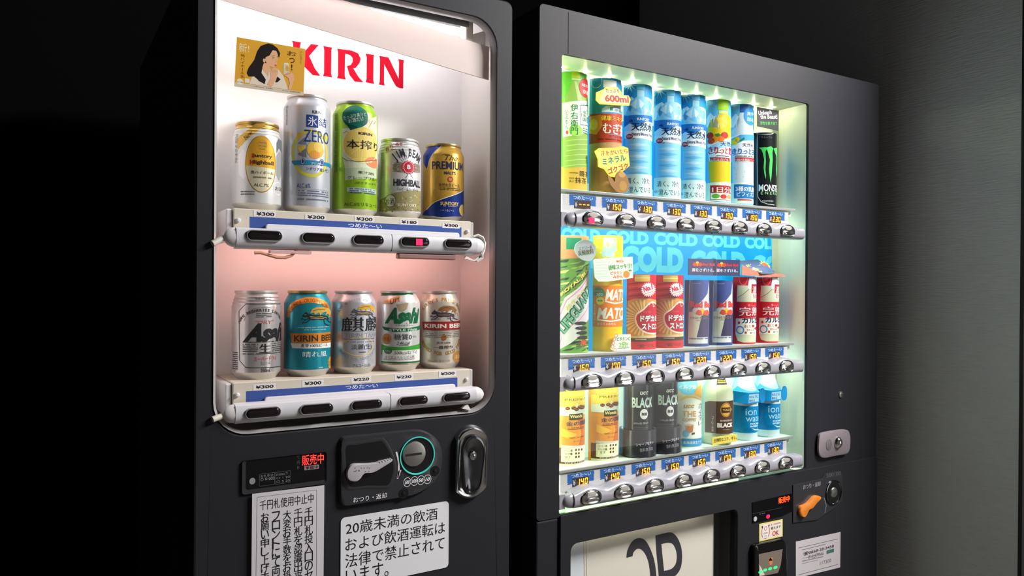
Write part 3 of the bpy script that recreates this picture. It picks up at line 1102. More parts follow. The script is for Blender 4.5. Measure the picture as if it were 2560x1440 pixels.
# ------------------------------------------------------------------ cans
RC = .0335
P_STD = [(.0, .0035), (.0235, .0035), (.0255, .0), (.0268, .0008), (.0300, .0055), (.0328, .0085), (RC, .0105), (RC, .1055), (.0326, .1085), (.0305, .1125), (.0283, .1165), (.0272, .1190), (.0272, .1198), (.0284, .1206), (.0287, .1220), (.0284, .1238), (.0276, .1240), (.0270, .1215), (.0262, .1185), (.0, .1185)]
P_RIB = [(.0, .0035), (.0235, .0035), (.0255, .0), (.0268, .0008), (.0300, .0055), (.0328, .0085), (RC, .0105), (RC, .1020), (.0327, .1040), (.0325, .1055), (.0327, .1068), (.0316, .1085), (.0313, .1098), (.0315, .1110), (.0304, .1126), (.0301, .1140), (.0303, .1152), (.0292, .1168), (.0284, .1185), (.0284, .1198), (.0293, .1206), (.0296, .1220), (.0293, .1238), (.0284, .1240), (.0278, .1215), (.0270, .1185), (.0, .1185)]
P_TALL = [(r, z + (.048 if z > .05 else 0)) for r, z in P_STD]


def make_can(name, label, px, row, prof, base, lid=M_CANLID, rot=0):
    zs = 1.4415 if row == 0 else 1.2063
    p = at(px, 500 if row == 0 else 850, 1.113)
    c = (p.x, 1.113, zs)
    t = thing(name, label, 'can', c, 'cans on the upper shelf' if row == 0 else 'cans on the lower shelf')
    i = next(k for k, q in enumerate(prof) if k > 8 and q[1] > prof[7][1] + .010 and prof[k + 1][0] > q[0])
    MB().lathe(prof[:7], c, M_CANLID, 56).build('base', t, smooth=30)
    MB().lathe(prof[6:i + 1], c, base, 56).build('body', t, smooth=30)
    MB().lathe(prof[i:], c, lid, 56).build('lid', t, smooth=30)
    S = Cyl(c[0], c[1], RC, [q for q in prof[6:i + 1]], zs, [zs + q[1] for q in prof[7:i + 1]])
    return t, S


def metal(rgb, r=.3, m=.3):
    return ink(rgb, r, m)


def beast(P, pts, ox, oy, s_, gold, dark):
    """running horse-like emblem with a streaming mane"""
    f = lambda x, y: (ox + x * s_, oy + y * s_)
    body = (-135, 30), (-105, 2), (-50, 12), (20, 8), (90, 16), (148, 38), (165, 76), (120, 72), (60, 86), (0, 76), (-60, 86), (-112, 72)
    head = (-205, 22), (-175, -6), (-150, -34), (-140, -14), (-104, 2), (-118, 36), (-160, 42), (-192, 40)
    mane = (-100, -8), (-70, -66), (-5, -98), (80, -98), (152, -78), (192, -30), (172, 30), (150, -4), (112, 14), (130, -30), (72, -18), (42, 22), (22, -24), (-28, 10), (-50, -20)
    P.poly([f(*p) for p in body], dark, 2)
    P.poly([f(*p) for p in head], dark, 2.4)
    P.poly([f(*p) for p in mane], gold, 3)
    for l in (((-110, 62), (-170, 84), (-206, 62), (-222, 78)), ((-92, 74), (-150, 120), (-192, 112), (-204, 132)), ((120, 62), (162, 108), (206, 122)), ((92, 74), (100, 132), (152, 160), (172, 150))):
        P.line([f(*p) for p in l], 15 * s_, dark, 3)
    for l in (((-100, 34), (-20, 44), (60, 36), (130, 56)), ((-90, 56), (0, 60), (90, 60)), ((150, 44), (198, 20), (216, 62)), ((-60, -40), (20, -66), (110, -56)), ((-176, 14), (-150, 8))):
        P.line([f(*p) for p in l], 7 * s_, gold if l[0][1] > 0 else dark, 4)


DK = (36, 38, 48)
FA, FB, FCn, FD = (540, 220, 4.2344), (820, 220, 4.235), (560, 700, 5.54), (820, 700, 5.538)

# upper row 1: gold oval on silver
t, S = make_can('beverage_can', 'silver can with gold oval label and gold rim, leftmost on upper shelf', 642.5, 0, P_RIB, metal((214, 214, 214)), metal((196, 160, 84), .3, .8))
P = Print(S, FA)
P.poly([(232, 655), (225, 540), (420, 372), (545, 372)], metal((214, 172, 74)), 0)
P.slant('New', (318, 552), (392, 474), 46, (60, 46, 20), 2, .0, .2)
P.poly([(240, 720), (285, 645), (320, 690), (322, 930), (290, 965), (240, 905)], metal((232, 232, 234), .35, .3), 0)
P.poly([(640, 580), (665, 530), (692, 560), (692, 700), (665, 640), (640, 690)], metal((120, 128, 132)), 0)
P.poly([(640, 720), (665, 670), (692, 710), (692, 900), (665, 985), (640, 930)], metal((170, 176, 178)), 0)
P.oval(482, 805, 160, 302, metal((176, 136, 48)), 1, 48)
P.oval(482, 805, 152, 292, metal((214, 206, 178), .4, .3), 2, 48)
u_, v_ = P.uv((482, 805))
ru_ = (P.uv((634, 805))[0] - P.uv((330, 805))[0]) / 2
rv_ = (P.uv((482, 513))[1] - P.uv((482, 1097))[1]) / 2
P.uvpoly([(u_ + ru_ * math.cos(math.radians(a)), v_ + rv_ * math.sin(math.radians(a))) for a in range(-8, 190, 6)], metal((220, 166, 44), .35, .3), 3)
P.oval(492, 600, 52, 52, (186, 142, 50), 4, 16)
P.line([(455, 575), (530, 585)], 6, (140, 100, 36), 5)
P.line([(455, 610), (530, 620)], 6, (140, 100, 36), 5)
P.line([(470, 645), (520, 650)], 6, (140, 100, 36), 5)
P.text('WHISKY SODA', 432, 668, 548, 682, (150, 108, 30), 4)
P.text('Suntory', 380, 692, 592, 760, (58, 40, 26), 4, .035)
P.text('Highball', 358, 760, 607, 835, (58, 40, 26), 4, .035)
P.text('S', 380, 694, 412, 742, (176, 48, 34), 5, .04)
P.text('H', 358, 762, 396, 810, (176, 48, 34), 5, .04)
P.text('角ハイボール', 370, 872, 605, 926, (66, 56, 30), 4, .01)
P.lines(395, 932, 585, 962, 1, (120, 108, 70), 4)
P.text('ALC.7%', 402, 1008, 556, 1050, (66, 56, 30), 4)
P.ring(655, 1066, 34, 66, 5, (240, 240, 240), 1)
P.text('お酒', 624, 1040, 690, 1100, (70, 70, 76), 2)
P.lines(262, 1088, 410, 1142, 2, (110, 110, 112), 1)
P.lines(205, 490, 228, 800, 22, (120, 116, 100), 1)
P.build('printed_label', t)

# upper row 2: tall silver-blue
t, S = make_can('beverage_can', 'tall silver can with blue square, lemon picture and teal ribbon on upper shelf', 766.8, 0, P_TALL, metal((186, 190, 198)))
P = Print(S, FA)
NV = (34, 62, 132)
P.ring(1010, 690, 175, 238, 34, (206, 200, 64), 0)
for tri, c_ in (([(860, 470), (940, 480), (860, 560)], (206, 176, 60)), ([(860, 590), (940, 520), (960, 600)], (128, 134, 146)), ([(850, 620), (960, 610), (900, 690)], (222, 190, 66)), ([(860, 700), (950, 640), (960, 740)], (110, 116, 128)), ([(960, 480), (1040, 470), (1000, 560)], (150, 156, 166)), ([(960, 600), (1040, 590), (1000, 690)], (136, 142, 154)), ([(1060, 560), (1140, 580), (1080, 640)], (160, 166, 176)), ([(900, 760), (980, 700), (1060, 770)], (170, 174, 182)), ([(1140, 480), (1190, 520), (1150, 570)], (206, 200, 70))):
    P.poly(tri, c_, 1)
P.oval(1058, 655, 86, 92, (224, 184, 70), 2)
P.oval(1085, 625, 50, 54, (232, 200, 96), 3)
P.oval(1045, 705, 56, 42, (222, 150, 66), 3)
P.text('KIRIN', 1020, 234, 1115, 284, (40, 44, 60), 1, .03)
P.rect(957, 280, 1083, 424, NV, 1)
P.text('氷', 972, 298, 1070, 408, (235, 238, 244), 2)
P.text('結', 1090, 312, 1165, 424, NV, 2, .01)
P.text('ZERO', 930, 438, 1188, 604, NV, 3)
P.poly([(800, 772), (830, 768), (1170, 790), (1215, 812), (1215, 850), (1165, 826), (830, 818), (812, 800)], (28, 132, 172), 4)
P.text('プリン体', 1005, 782, 1105, 824, (230, 240, 244), 5, .02)
for cx_, cy_ in ((918, 776), (1118, 790)):
    P.oval(cx_, cy_, 22, 36, NV, 5)
    P.ring(cx_, cy_, 15, 27, 4, (230, 240, 244), 6, 20)
P.text('シチリア産レモン', 955, 834, 1190, 902, NV, 4, .02)
P.text('ALC.6%', 855, 1010, 1000, 1060, NV, 2)
P.frame(852, 1068, 1195, 1160, .0003, (96, 104, 130), 1)
P.lines(868, 1078, 1185, 1150, 3, (96, 104, 130), 1)
P.lines(862, 1165, 1185, 1195, 1, (96, 104, 130), 1)
P.lines(742, 195, 760, 400, 18, (96, 100, 116), 1)
P.build('printed_label', t)

# upper row 3: tall lime green
t, S = make_can('beverage_can', 'tall lime green can with dark teal speech drop and citrus slice', 886.7, 0, P_TALL, metal((146, 186, 40)))
P = Print(S, FB)
P.poly([(150, 430), (240, 420), (420, 330), (512, 300), (518, 780), (512, 860), (300, 870), (180, 850), (150, 700)], (214, 220, 190), 0)
P.poly([(180, 850), (512, 855), (512, 960), (180, 980)], (190, 206, 170), 1)
P.oval(375, 600, 170, 195, (226, 200, 104), 1, 40)
P.ring(375, 600, 166, 190, 12, (238, 226, 160), 2)
for k in range(8):
    a = k * math.pi / 4 + .2
    P.line([(375, 600), (375 + 150 * math.cos(a), 600 + 172 * math.sin(a))], 5, (240, 228, 170), 2)
P.oval(480, 790, 60, 60, (220, 134, 90), 2)
P.oval(288, 300, 136, 124, (22, 104, 88), 3, 40)
P.poly([(165, 340), (260, 420), (300, 400), (240, 448)], (22, 104, 88), 3)
P.poly([(185, 370), (330, 420), (240, 447)], (22, 104, 88), 3)
P.slant('たっぷり果汁と', (170, 340), (405, 298), 42, (228, 236, 228), 4)
P.slant('お酒だけ', (222, 374), (382, 346), 44, (228, 236, 228), 4)
P.line([(395, 365), (400, 388), (440, 330), (430, 420), (470, 345), (478, 385), (505, 350)], 5, (170, 60, 60), 4)
P.text('KIRIN', 325, 464, 466, 512, (34, 40, 34), 4, .035)
P.text('本搾り', 195, 545, 498, 672, (34, 36, 34), 4, .012, 0, .86)
P.line([(150, 735), (200, 770), (350, 780), (512, 760)], 5, (90, 70, 60), 4)
P.line([(160, 480), (200, 460), (215, 470)], 4, (90, 70, 60), 4)
P.text('果汁28%', 318, 876, 486, 930, (40, 56, 40), 4)
P.text('グレープフルーツ', 205, 928, 512, 998, (40, 56, 40), 4, .0, 0, .88)
P.text('(甘さすっきり)', 285, 988, 506, 1044, (60, 80, 50), 4)
P.rect(200, 1052, 508, 1124, (176, 196, 190), 2)
P.lines(230, 1058, 500, 1120, 3, (70, 90, 120), 3)
P.text('ALC.6%リキュール', 170, 1208, 512, 1274, (50, 84, 30), 3)
P.lines(72, 270, 100, 900, 40, (84, 120, 30), 1)
P.oval(90, 210, 18, 26, (190, 214, 90), 1)
P.build('printed_label', t)

# upper row 4: silver highball with a red seal
t, S = make_can('beverage_can', 'silver ribbed can with round red seal between black and brown bands on upper shelf', 998.6, 0, P_RIB, metal((212, 212, 214)))
P = Print(S, FB)
P.slant('香り', (612, 682), (692, 640), 56, (190, 40, 50), 1, .01)
P.lines(708, 572, 790, 612, 2, (190, 40, 50), 1)
P.line([(612, 690), (720, 640)], 4, (190, 40, 50), 1)
P.arc('JIM BEAM', 852, 1420, 420, 700, 115, 66, 84, (52, 56, 66), 3, .04, False, .58)
for k in range(15):
    a = math.pi * (0.02 + .96 * k / 14)
    P.line([(855 + 80 * math.cos(a), 840 - 95 * math.sin(a)), (855 + 112 * math.cos(a), 840 - 128 * math.sin(a))], 4, (110, 100, 88), 1)
P.poly([(680, 850), (730, 780), (800, 790), (800, 900), (740, 890)], (170, 160, 142), 1)
P.poly([(910, 790), (970, 830), (975, 900), (910, 900)], (170, 160, 142), 1)
P.lines(690, 790, 800, 890, 7, (116, 104, 86), 2)
P.lines(912, 800, 972, 890, 7, (116, 104, 86), 2)
P.star(855, 840, 66, 74, 16, (188, 36, 58), 3)
P.ring(855, 840, 50, 60, 4, (236, 220, 220), 4)
P.arc('QUALITY BOURBON SINCE', 855, 840, 54, 66, 200, -130, 10, (240, 226, 226), 4)
P.text('B', 838, 812, 872, 862, (246, 238, 238), 5, .03)
P.line([(850, 910), (820, 955)], 6, (120, 104, 80), 2)
P.line([(870, 910), (900, 955)], 6, (120, 104, 80), 2)
P.text('HIGHBALL', 692, 962, 972, 1062, (48, 52, 60), 3, .035)
P.text('ジムビームハイボール', 728, 1050, 950, 1100, (48, 52, 60), 3, .01)
P.poly([(545, 1310), (545, 1190), (620, 1150), (720, 1105), (850, 1085), (990, 1095), (990, 1318)], (146, 138, 96), 1)
for k in range(70):
    x, y = random.uniform(560, 985), random.uniform(1130, 1310)
    if y > 1110 + max(0, (700 - x) * .4):
        P.oval(x, y, random.uniform(5, 14), random.uniform(4, 9), random.choice(((110, 104, 66), (186, 176, 126), (132, 120, 80))), 2, 7)
P.oval(658, 1195, 55, 64, (222, 222, 220), 3)
P.ring(658, 1195, 55, 64, 5, (80, 80, 84), 4)
P.text('お酒', 612, 1172, 705, 1236, (60, 60, 66), 4, .01)
P.text('SUNTORY', 735, 1222, 888, 1258, (226, 220, 196), 4, .02, 0, .72)
P.lines(560, 690, 590, 960, 20, (150, 150, 154), 1)
P.build('printed_label', t)

# upper row 5: gold and blue
t, S = make_can('beverage_can', 'gold can with blue wave at the bottom, rightmost on upper shelf', 1108, 0, P_STD, metal((200, 158, 66)), metal((196, 172, 112), .3, .8))
P = Print(S, FB)
B2 = metal((30, 56, 136), .3, .25)
P.poly([(985, 1345), (1045, 1290), (1120, 1215), (1230, 1170), (1340, 1135), (1440, 1075), (1440, 1360), (1200, 1368)], B2, 0)
P.line([(1045, 1288), (1120, 1212), (1230, 1167), (1340, 1131), (1438, 1072)], 8, (230, 220, 190), 1)
P.poly([(1010, 790), (1008, 700), (1030, 600), (1215, 590), (1130, 660), (1075, 760), (1050, 860)], B2, 0)
P.line([(1050, 860), (1075, 762), (1130, 664), (1212, 592)], 7, (230, 220, 190), 1)
P.text('The', 1240, 708, 1372, 776, (74, 60, 36), 2, .0, .35)
P.line([(1205, 715), (1230, 700), (1290, 705)], 5, (74, 60, 36), 2)
P.text('PREMIUM', 1102, 778, 1424, 884, (44, 50, 84), 2, .02)
P.text("MALT'S", 1230, 880, 1352, 922, (44, 50, 84), 2, .015)
P.oval(1296, 967, 28, 30, (176, 60, 44), 2)
P.text('醸', 1280, 950, 1312, 984, (230, 190, 120), 3)
P.text('天然水生ビール', 1170, 1005, 1392, 1060, (44, 46, 66), 2)
P.lines(1185, 1052, 1400, 1086, 2, (96, 78, 44), 1)
P.oval(1165, 1000, 34, 70, (188, 146, 62), 1)
P.oval(1150, 1110, 44, 50, (188, 146, 62), 1)
P.text('SUNTORY', 1190, 1202, 1382, 1250, (226, 190, 110), 2, .03)
P.lines(1216, 1242, 1366, 1260, 1, (190, 170, 130), 2)
P.text('生ビール', 1256, 1284, 1332, 1310, (220, 214, 200), 2)
P.lines(1190, 1288, 1250, 1302, 1, (190, 180, 170), 2)
P.oval(1422, 1296, 26, 62, (206, 170, 90), 2)
P.build('printed_label', t)

# lower row 1: silver, black slanted lettering in an octagon line
t, S = make_can('beverage_can', 'plain silver can with black slanted lettering in an octagon outline', 641, 1, P_RIB, metal((196, 194, 194), .24, .6))
P = Print(S, FCn)
BK = (30, 30, 34)
P.line([(1000, 322), (790, 330), (300, 332), (208, 432), (215, 1112), (300, 1212), (790, 1188), (1000, 1170)], 9, BK, 1)
P.arc('ASAHI BREWERIES LIMITED', 545, 640, 250, 205, 168, 24, 40, (60, 58, 58), 2, .03)
P.line([(275, 560), (330, 450), (420, 395), (545, 375), (650, 380)], 4, (90, 88, 88), 1)
P.lines(445, 455, 660, 525, 3, (70, 68, 68), 2)
P.text('"DRY"', 440, 560, 688, 606, (196, 96, 92), 2, .0, .15)
P.text('Asahi', 262, 600, 790, 832, BK, 3, .05, .45, .9)
P.lines(260, 852, 790, 876, 1, (70, 70, 70), 2)
P.lines(260, 880, 472, 1006, 5, (70, 70, 70), 2)
P.lines(664, 872, 790, 1000, 5, (70, 70, 70), 2)
P.lines(260, 1014, 790, 1040, 1, (70, 70, 70), 2)
P.text('生', 494, 888, 642, 1002, BK, 3, .05)
P.text('スーパードライ', 415, 1062, 722, 1108, (190, 70, 74), 2, .015)
P.text('生ビール', 506, 1130, 640, 1168, (80, 80, 84), 2)
P.text('350ml', 510, 1228, 636, 1274, (70, 70, 72), 2, .02)
P.text('"KARAKUCHI"', 425, 240, 670, 275, (60, 58, 58), 2)
P.lines(122, 990, 192, 1240, 9, (74, 72, 74), 2)
P.build('printed_label', t)

# lower row 2: teal with orange band
t, S = make_can('beverage_can', 'teal can with golden running beast and orange band on lower shelf', 768.5, 1, P_STD, metal((24, 138, 156)), metal((190, 170, 120), .3, .8))
P = Print(S, FCn)
OR = metal((214, 132, 44), .35, .3)
u0_, v0_ = P.uv((1200, 520))
R1u = (P.uv((1490, 520))[0] - P.uv((910, 520))[0]) / 2
R1v = P.uv((1200, 235))[1] - v0_
ou = [(u0_ + R1u * math.cos(math.radians(a)), v0_ + R1v * math.sin(math.radians(a))) for a in range(0, 181, 6)]
inn = [(u0_ + R1u * .82 * math.cos(math.radians(a)), v0_ + R1v * .72 * math.sin(math.radians(a))) for a in range(180, -1, -6)]
n_ = len(ou)
P.put(ou + inn[::-1], [(i, i + 1, n_ + i + 1, n_ + i) for i in range(n_ - 1)], OR, 1)
P.arc("KIRIN'S ORIGINAL BREW", 1200, 520, 252, 218, 164, 14, 46, (150, 74, 30), 2, .02)
beast(P, None, 1290, 470, 1.0, (196, 160, 70), (30, 46, 50))
P.slant('Strictly quality beer carefully made on', (1020, 672), (1450, 655), 24, (200, 226, 226), 2)
P.slant('to be a pleasant moment', (1110, 704), (1410, 694), 24, (200, 226, 226), 2)
P.poly([(918, 735), (1500, 712), (1500, 858), (940, 868)], OR, 1)
P.text('KIRIN BEER', 972, 765, 1480, 826, (56, 44, 30), 2, .03)
P.poly([(925, 872), (1500, 860), (1500, 926), (945, 942)], (222, 224, 218), 1)
P.text('麦芽100%ビール', 1065, 886, 1432, 916, (40, 44, 50), 2, .02)
P.text('晴れ風', 1090, 990, 1416, 1056, (206, 228, 228), 2, .01)
P.oval(1470, 1140, 46, 84, (200, 150, 60), 1)
P.text('お酒', 1440, 1115, 1490, 1175, (110, 70, 20), 2)
P.lines(1310, 1205, 1370, 1230, 1, (190, 214, 190), 2)
P.lines(850, 420, 895, 1180, 40, (16, 96, 110), 1)
P.build('printed_label', t)

# lower row 3: pale silver with large black characters
t, S = make_can('beverage_can', 'pale silver can with two large black characters, middle of lower shelf', 884, 1, P_STD, metal((200, 203, 210), .3, .5))
P = Print(S, FD)
P.arc('GOOD QUALITY AND TASTE', 440, 560, 250, 275, 158, 28, 34, (150, 150, 158), 1, .02)
beast(P, None, 490, 420, .82, (206, 166, 60), (80, 84, 96))
P.text('麒麟', 188, 515, 668, 690, (34, 36, 42), 3, .006)
P.frame(195, 708, 690, 792, .0004, (130, 132, 140), 2)
P.text('KIRIN TANREI', 245, 732, 690, 776, (150, 152, 160), 2, .02)
P.line([(195, 702), (680, 694)], 5, (110, 112, 120), 2)
P.slant('Using well-refined malt', (225, 830), (640, 818), 22, (90, 92, 100), 2)
P.slant('It will pour perfectly', (270, 868), (640, 856), 22, (90, 92, 100), 2)
P.ring(440, 920, 195, 130, 14, (212, 186, 110), 1)
P.text('淡麗(生)', 325, 890, 602, 962, (60, 62, 70), 3)
P.lines(430, 990, 545, 1020, 1, (100, 100, 106), 2)
P.arc('BREWED FOR GOOD TIMES', 440, 870, 250, 240, 205, 335, 36, (160, 162, 170), 2, .02, True)
P.text('アルコール5.5%', 345, 1168, 588, 1198, (80, 82, 90), 2)
P.build('printed_label', t)

# lower row 4: white and green
t, S = make_can('beverage_can', 'white can with green slanted lettering and green ribbon on lower shelf', 995.6, 1, P_STD, metal((214, 216, 214), .3, .4))
P = Print(S, FD)
GN = metal((28, 110, 70), .35, .25)
P.poly([(690, 180), (1220, 175), (1220, 205), (690, 218)], GN, 1)
P.poly([(755, 330), (770, 290), (1000, 205), (1000, 275), (880, 335)], metal((196, 160, 120)), 1)
P.slant('UP!', (865, 335), (1000, 290), 60, (120, 66, 40), 2, .02, .15)
P.poly([(945, 340), (1115, 310), (1090, 400), (1040, 440), (990, 430)], metal((190, 172, 140)), 1)
P.text('Asahi', 785, 380, 1252, 598, GN, 3, .05, .4, .97)
P.text('スタイルフリー', 930, 618, 1150, 638, (40, 60, 50), 3, .015, 0, .9)
P.poly([(750, 640), (900, 668), (1100, 665), (1280, 620), (1280, 680), (1100, 712), (900, 716), (780, 690)], GN, 2)
P.text('STYLE FREE', 850, 676, 1230, 700, (200, 224, 206), 3, .02)
P.text('糖質0', 915, 748, 1158, 826, (56, 60, 70), 3, .01)
P.text('ゼロ', 1172, 768, 1218, 794, (56, 60, 70), 3)
P.text('24kcal', 945, 852, 1138, 892, (60, 64, 74), 3, .0, .3)
P.lines(980, 900, 1118, 920, 1, (100, 104, 110), 3)
P.oval(812, 815, 60, 76, (196, 128, 62), 2)
P.text('本格', 775, 780, 852, 850, (120, 50, 20), 3)
P.poly([(740, 885), (860, 925), (1050, 925), (1290, 870), (1290, 1010), (740, 1030)], metal((64, 160, 60), .35, .2), 1)
P.oval(830, 980, 55, 45, (40, 130, 50), 2)
P.rect(756, 968, 1290, 1100, (220, 222, 218), 2)
P.text('500kcal以下の', 918, 982, 1230, 1020, (50, 60, 56), 3, .0, .15)
P.text('ダイエットレシピ公開', 790, 1046, 1190, 1076, (50, 60, 56), 3)
P.lines(770, 1082, 1200, 1108, 2, (120, 124, 122), 3)
P.poly([(740, 1122), (1290, 1108), (1290, 1128), (740, 1142)], GN, 2)
P.poly([(740, 1148), (1290, 1134), (1290, 1146), (740, 1160)], metal((186, 150, 90)), 2)
P.build('printed_label', t)

# lower row 5: champagne with red band
t, S = make_can('beverage_can', 'champagne-coloured can with dark red band and brown drop, rightmost on lower shelf', 1098, 1, P_STD, metal((206, 200, 186), .32, .4))
P = Print(S, FD)
GD = metal((176, 132, 66), .35, .3)
P.arc("KIRIN'S PRIME BREW", 1590, 560, 250, 270, 150, 22, 46, GD, 2, .03)
beast(P, None, 1610, 440, .88, (150, 104, 62), (66, 62, 84))
P.text('PURE', 1470, 530, 1560, 552, (96, 90, 90), 2)
P.text('PRIDE', 1650, 524, 1740, 546, (96, 90, 90), 2)
P.poly([(1305, 575), (1830, 558), (1830, 676), (1318, 690)], (156, 40, 40), 1)
P.poly([(1318, 694), (1830, 680), (1830, 686), (1318, 700)], (120, 110, 100), 1)
P.text('KIRIN BEER', 1340, 604, 1826, 652, (230, 226, 216), 2, .035)
P.lines(1345, 710, 1810, 800, 4, (130, 126, 120), 2)
P.oval(1607, 800, 36, 38, (150, 90, 40), 3)
P.poly([(1573, 795), (1606, 738), (1641, 795)], (150, 90, 40), 3)
P.text('麦芽100%', 1505, 856, 1698, 880, (50, 48, 48), 3, .015)
P.text('一番搾り', 1460, 908, 1722, 948, (36, 36, 38), 3, .04)
P.arc('BREWED FOR GOOD TIMES', 1590, 790, 270, 250, 196, 350, 48, GD, 2, .03, True)
P.oval(1792, 1060, 40, 80, (190, 136, 60), 2)
P.text('お酒', 1762, 1036, 1815, 1082, (240, 220, 190), 3)
P.text('ALC.5%  生ビール', 1385, 1104, 1692, 1128, (110, 106, 100), 2)
P.build('printed_label', t)

# ------------------------------------------------------------------ right machine
VB = thing('vending_machine', 'wide black vending machine with green-white lit window of three rows of drinks', 'vending machine', (1.17, 1.4, 0))
YB = 1.05
XL, XR, ZB, ZT = .7445, 1.3905, .9516, 1.7318
MB().box(.704, 1.636, 1.142, 1.75, .03, 1.80, M_CAB).build('cabinet', VB, bevel=.006)
holeB = rrect(XL, XR, ZB, ZT, .006, 4)
dB = MB()
dB.ringplate(rrect(.699, 1.64, .9475, 1.808, .008, 4), holeB, YB, YB + .006, M_DOOR)
dB.ringplate(rrect(.699, 1.64, .9475, 1.808, .008, 4), rrect(XL - .030, XR + .0035, ZB - .004, ZT + .004, .0005, 4), YB + .006, 1.14, M_DOOR)
dB = dB.build('door', VB, smooth=35, bevel=.003)
gx = at(1421, 80, YB).x
MB().box(gx - .0008, gx + .0008, YB - .0003, YB + .002, ZT + .002, 1.804, M_GAP).build('panel_seam', dB)
# lower door: left stile, and the proud front panel with the sign window in it
MB().box(.699, .7432, YB, 1.14, .02, .9468, M_DOOR).build('lower_stile', VB, bevel=.003)
SX0, SX1, SZ1, SZ0 = .7673, 1.1756, .8990, .55
lo = MB()
lo.ringplate(rrect(.7448, 1.64, .02, .9505, .004, 4), rrect(SX0, SX1, SZ0, SZ1, .014, 4), YB - .004, YB + .006, M_DOOR2)
lo.ringplate(rrect(.7448, 1.64, .02, .9468, .004, 4), rrect(SX0 - .004, SX1 + .004, SZ0 - .004, SZ1 + .004, .0005, 4), YB + .006, 1.14, M_DOOR2)
lo = lo.build('lower_panel', VB, smooth=35, bevel=.002)
YS = 1.128
lb = MB()
lb.box(XR + .0005, XR + .003, YB + .0065, YS + .006, ZB - .003, ZT + .003, M_MINT)
lb.box(XL - .0295, XL - .027, YB + .0065, YS + .006, ZB - .003, ZT + .003, M_MINT)
lb.box(XL - .027, XR + .0005, YB + .0065, YS + .006, ZT + .0008, ZT + .003, mat('pale_grey_green_ceiling', (206, 208, 186), .3))
lb.box(XL - .027, XR + .0005, YB + .0065, YS + .006, ZB - .003, ZB - .0008, M_MINT)
lb.box(1.3714, XR + .0005, YS, YS + .003, ZB - .0007, ZT + .0007, M_MINT)
lb.build('liner', VB)
M_LED = mat('lit_led_dot', (240, 255, 225), .4, emit=230.0, ergb=(252, 255, 206))
M_FILL = mat('lit_shelf_fill_strip', (240, 255, 230), .4, emit=32.0, ergb=(246, 255, 220))
base_led = MB().lathe([(.0, 0), (.0035, 0), (.0030, -.002), (0, -.0026)], (0, 0, 0), M_LED, 10)
for i in range(11):
    m_ = MB()
    cx_ = .79 + .0565 * i
    m_.lathe([(.0034, 0), (.0030, -.0018), (.0001, -.0026)], (cx_, 1.1195, ZT + .0006), M_LED, 10)
    m_.build('led', VB)
for i in range(1):
    MB().box(.765, 1.19, 1.0572, 1.0590, ZB - .0006, ZB + .0030, mat('lit_floor_light_guide', (226, 250, 196), .4, emit=3.0, ergb=(214, 250, 170))).build('floor_light_guide', VB)
# added fill light: unseen upright strip behind the left stile, brightens the drinks
MB().box(XL - .0265, XL - .0225, 1.064, 1.078, ZB + .02, ZT - .02, mat('lit_side_fill_strip', (240, 255, 230), .4, emit=13.0, ergb=(246, 255, 220))).build('side_fill_strip', VB)

# backing panels
ZSH = (1.5055, 1.2206, 1.0213)
ZBAR = ((1.4405, 1.4668), (1.1597, 1.1870), (.9597, .9870))
CY1, CY2 = (0, 84, 150), (70, 150, 170)


def lit(rgb, e, ergb=None):
    return mat('backlit_%d_%d_%d_%g' % (*rgb, e), rgb, .5, 0, e, ergb=ergb, spec=.2)


pb = MB().box(XL - .027, 1.3712, YS, YS + .004, 1.452, ZT + .0006, lit((226, 236, 200), .55)).build('backing_panel', VB)
P = Print(Flat(YS), (1560, 180, 4.0))
P.uvpoly([(.74, 1.452), (1.3712, 1.452), (1.3712, 1.655), (.74, 1.655)], lit((20, 170, 236), .7), 0)
P.uvpoly([(.74, 1.452), (1.3712, 1.452), (1.3712, 1.53), (.74, 1.53)], lit((170, 228, 232), .6), 1)
P.build('panel_print', pb)
pb = MB().box(XL - .027, 1.3712, YS, YS + .004, 1.172, 1.4515, lit(CY1, .75, (0, 178, 236))).build('backing_panel', VB)
P = Print(Flat(YS), (1540, 570, 4.365), clip=(.72, 1.3705, 1.173, 1.451))
for b_ in ((-600, -5, -170, 165), (-110, 20, 355, 185), (415, 42, 890, 205), (944, 65, 1353, 222), (1403, 85, 1790, 240)):
    P.text('COLD', *b_, lit(CY2, .5, (96, 236, 248)), 1, .06)
for b_ in ((-640, 130, 0, 450), (60, 185, 735, 495), (810, 235, 1415, 530), (1480, 290, 2030, 560)):
    P.text('COLD', *b_, lit((66, 146, 168), .5, (100, 236, 250)), 1, .07)
for b_ in ((-300, 470, 300, 700), (380, 520, 980, 760), (1050, 560, 1640, 790)):
    P.text('COLD', *b_, lit((10, 100, 160), .5, (30, 196, 240)), 1, .07)
P.build('panel_print', pb)
pb = MB().box(XL - .027, 1.3712, YS, YS + .004, ZB - .0006, 1.1715, lit((200, 236, 224), .75)).build('backing_panel', VB)
P = Print(Flat(YS), (1540, 570, 4.365))
for i, xx in enumerate((.842, .918, .995, 1.066, 1.142, 1.222, 1.297)):
    P.uvpoly([(xx, .99), (xx + .012, .99), (xx + .012, 1.1715), (xx, 1.1715)], lit((40, 190, 240), .8), 0)
P.build('panel_print', pb)

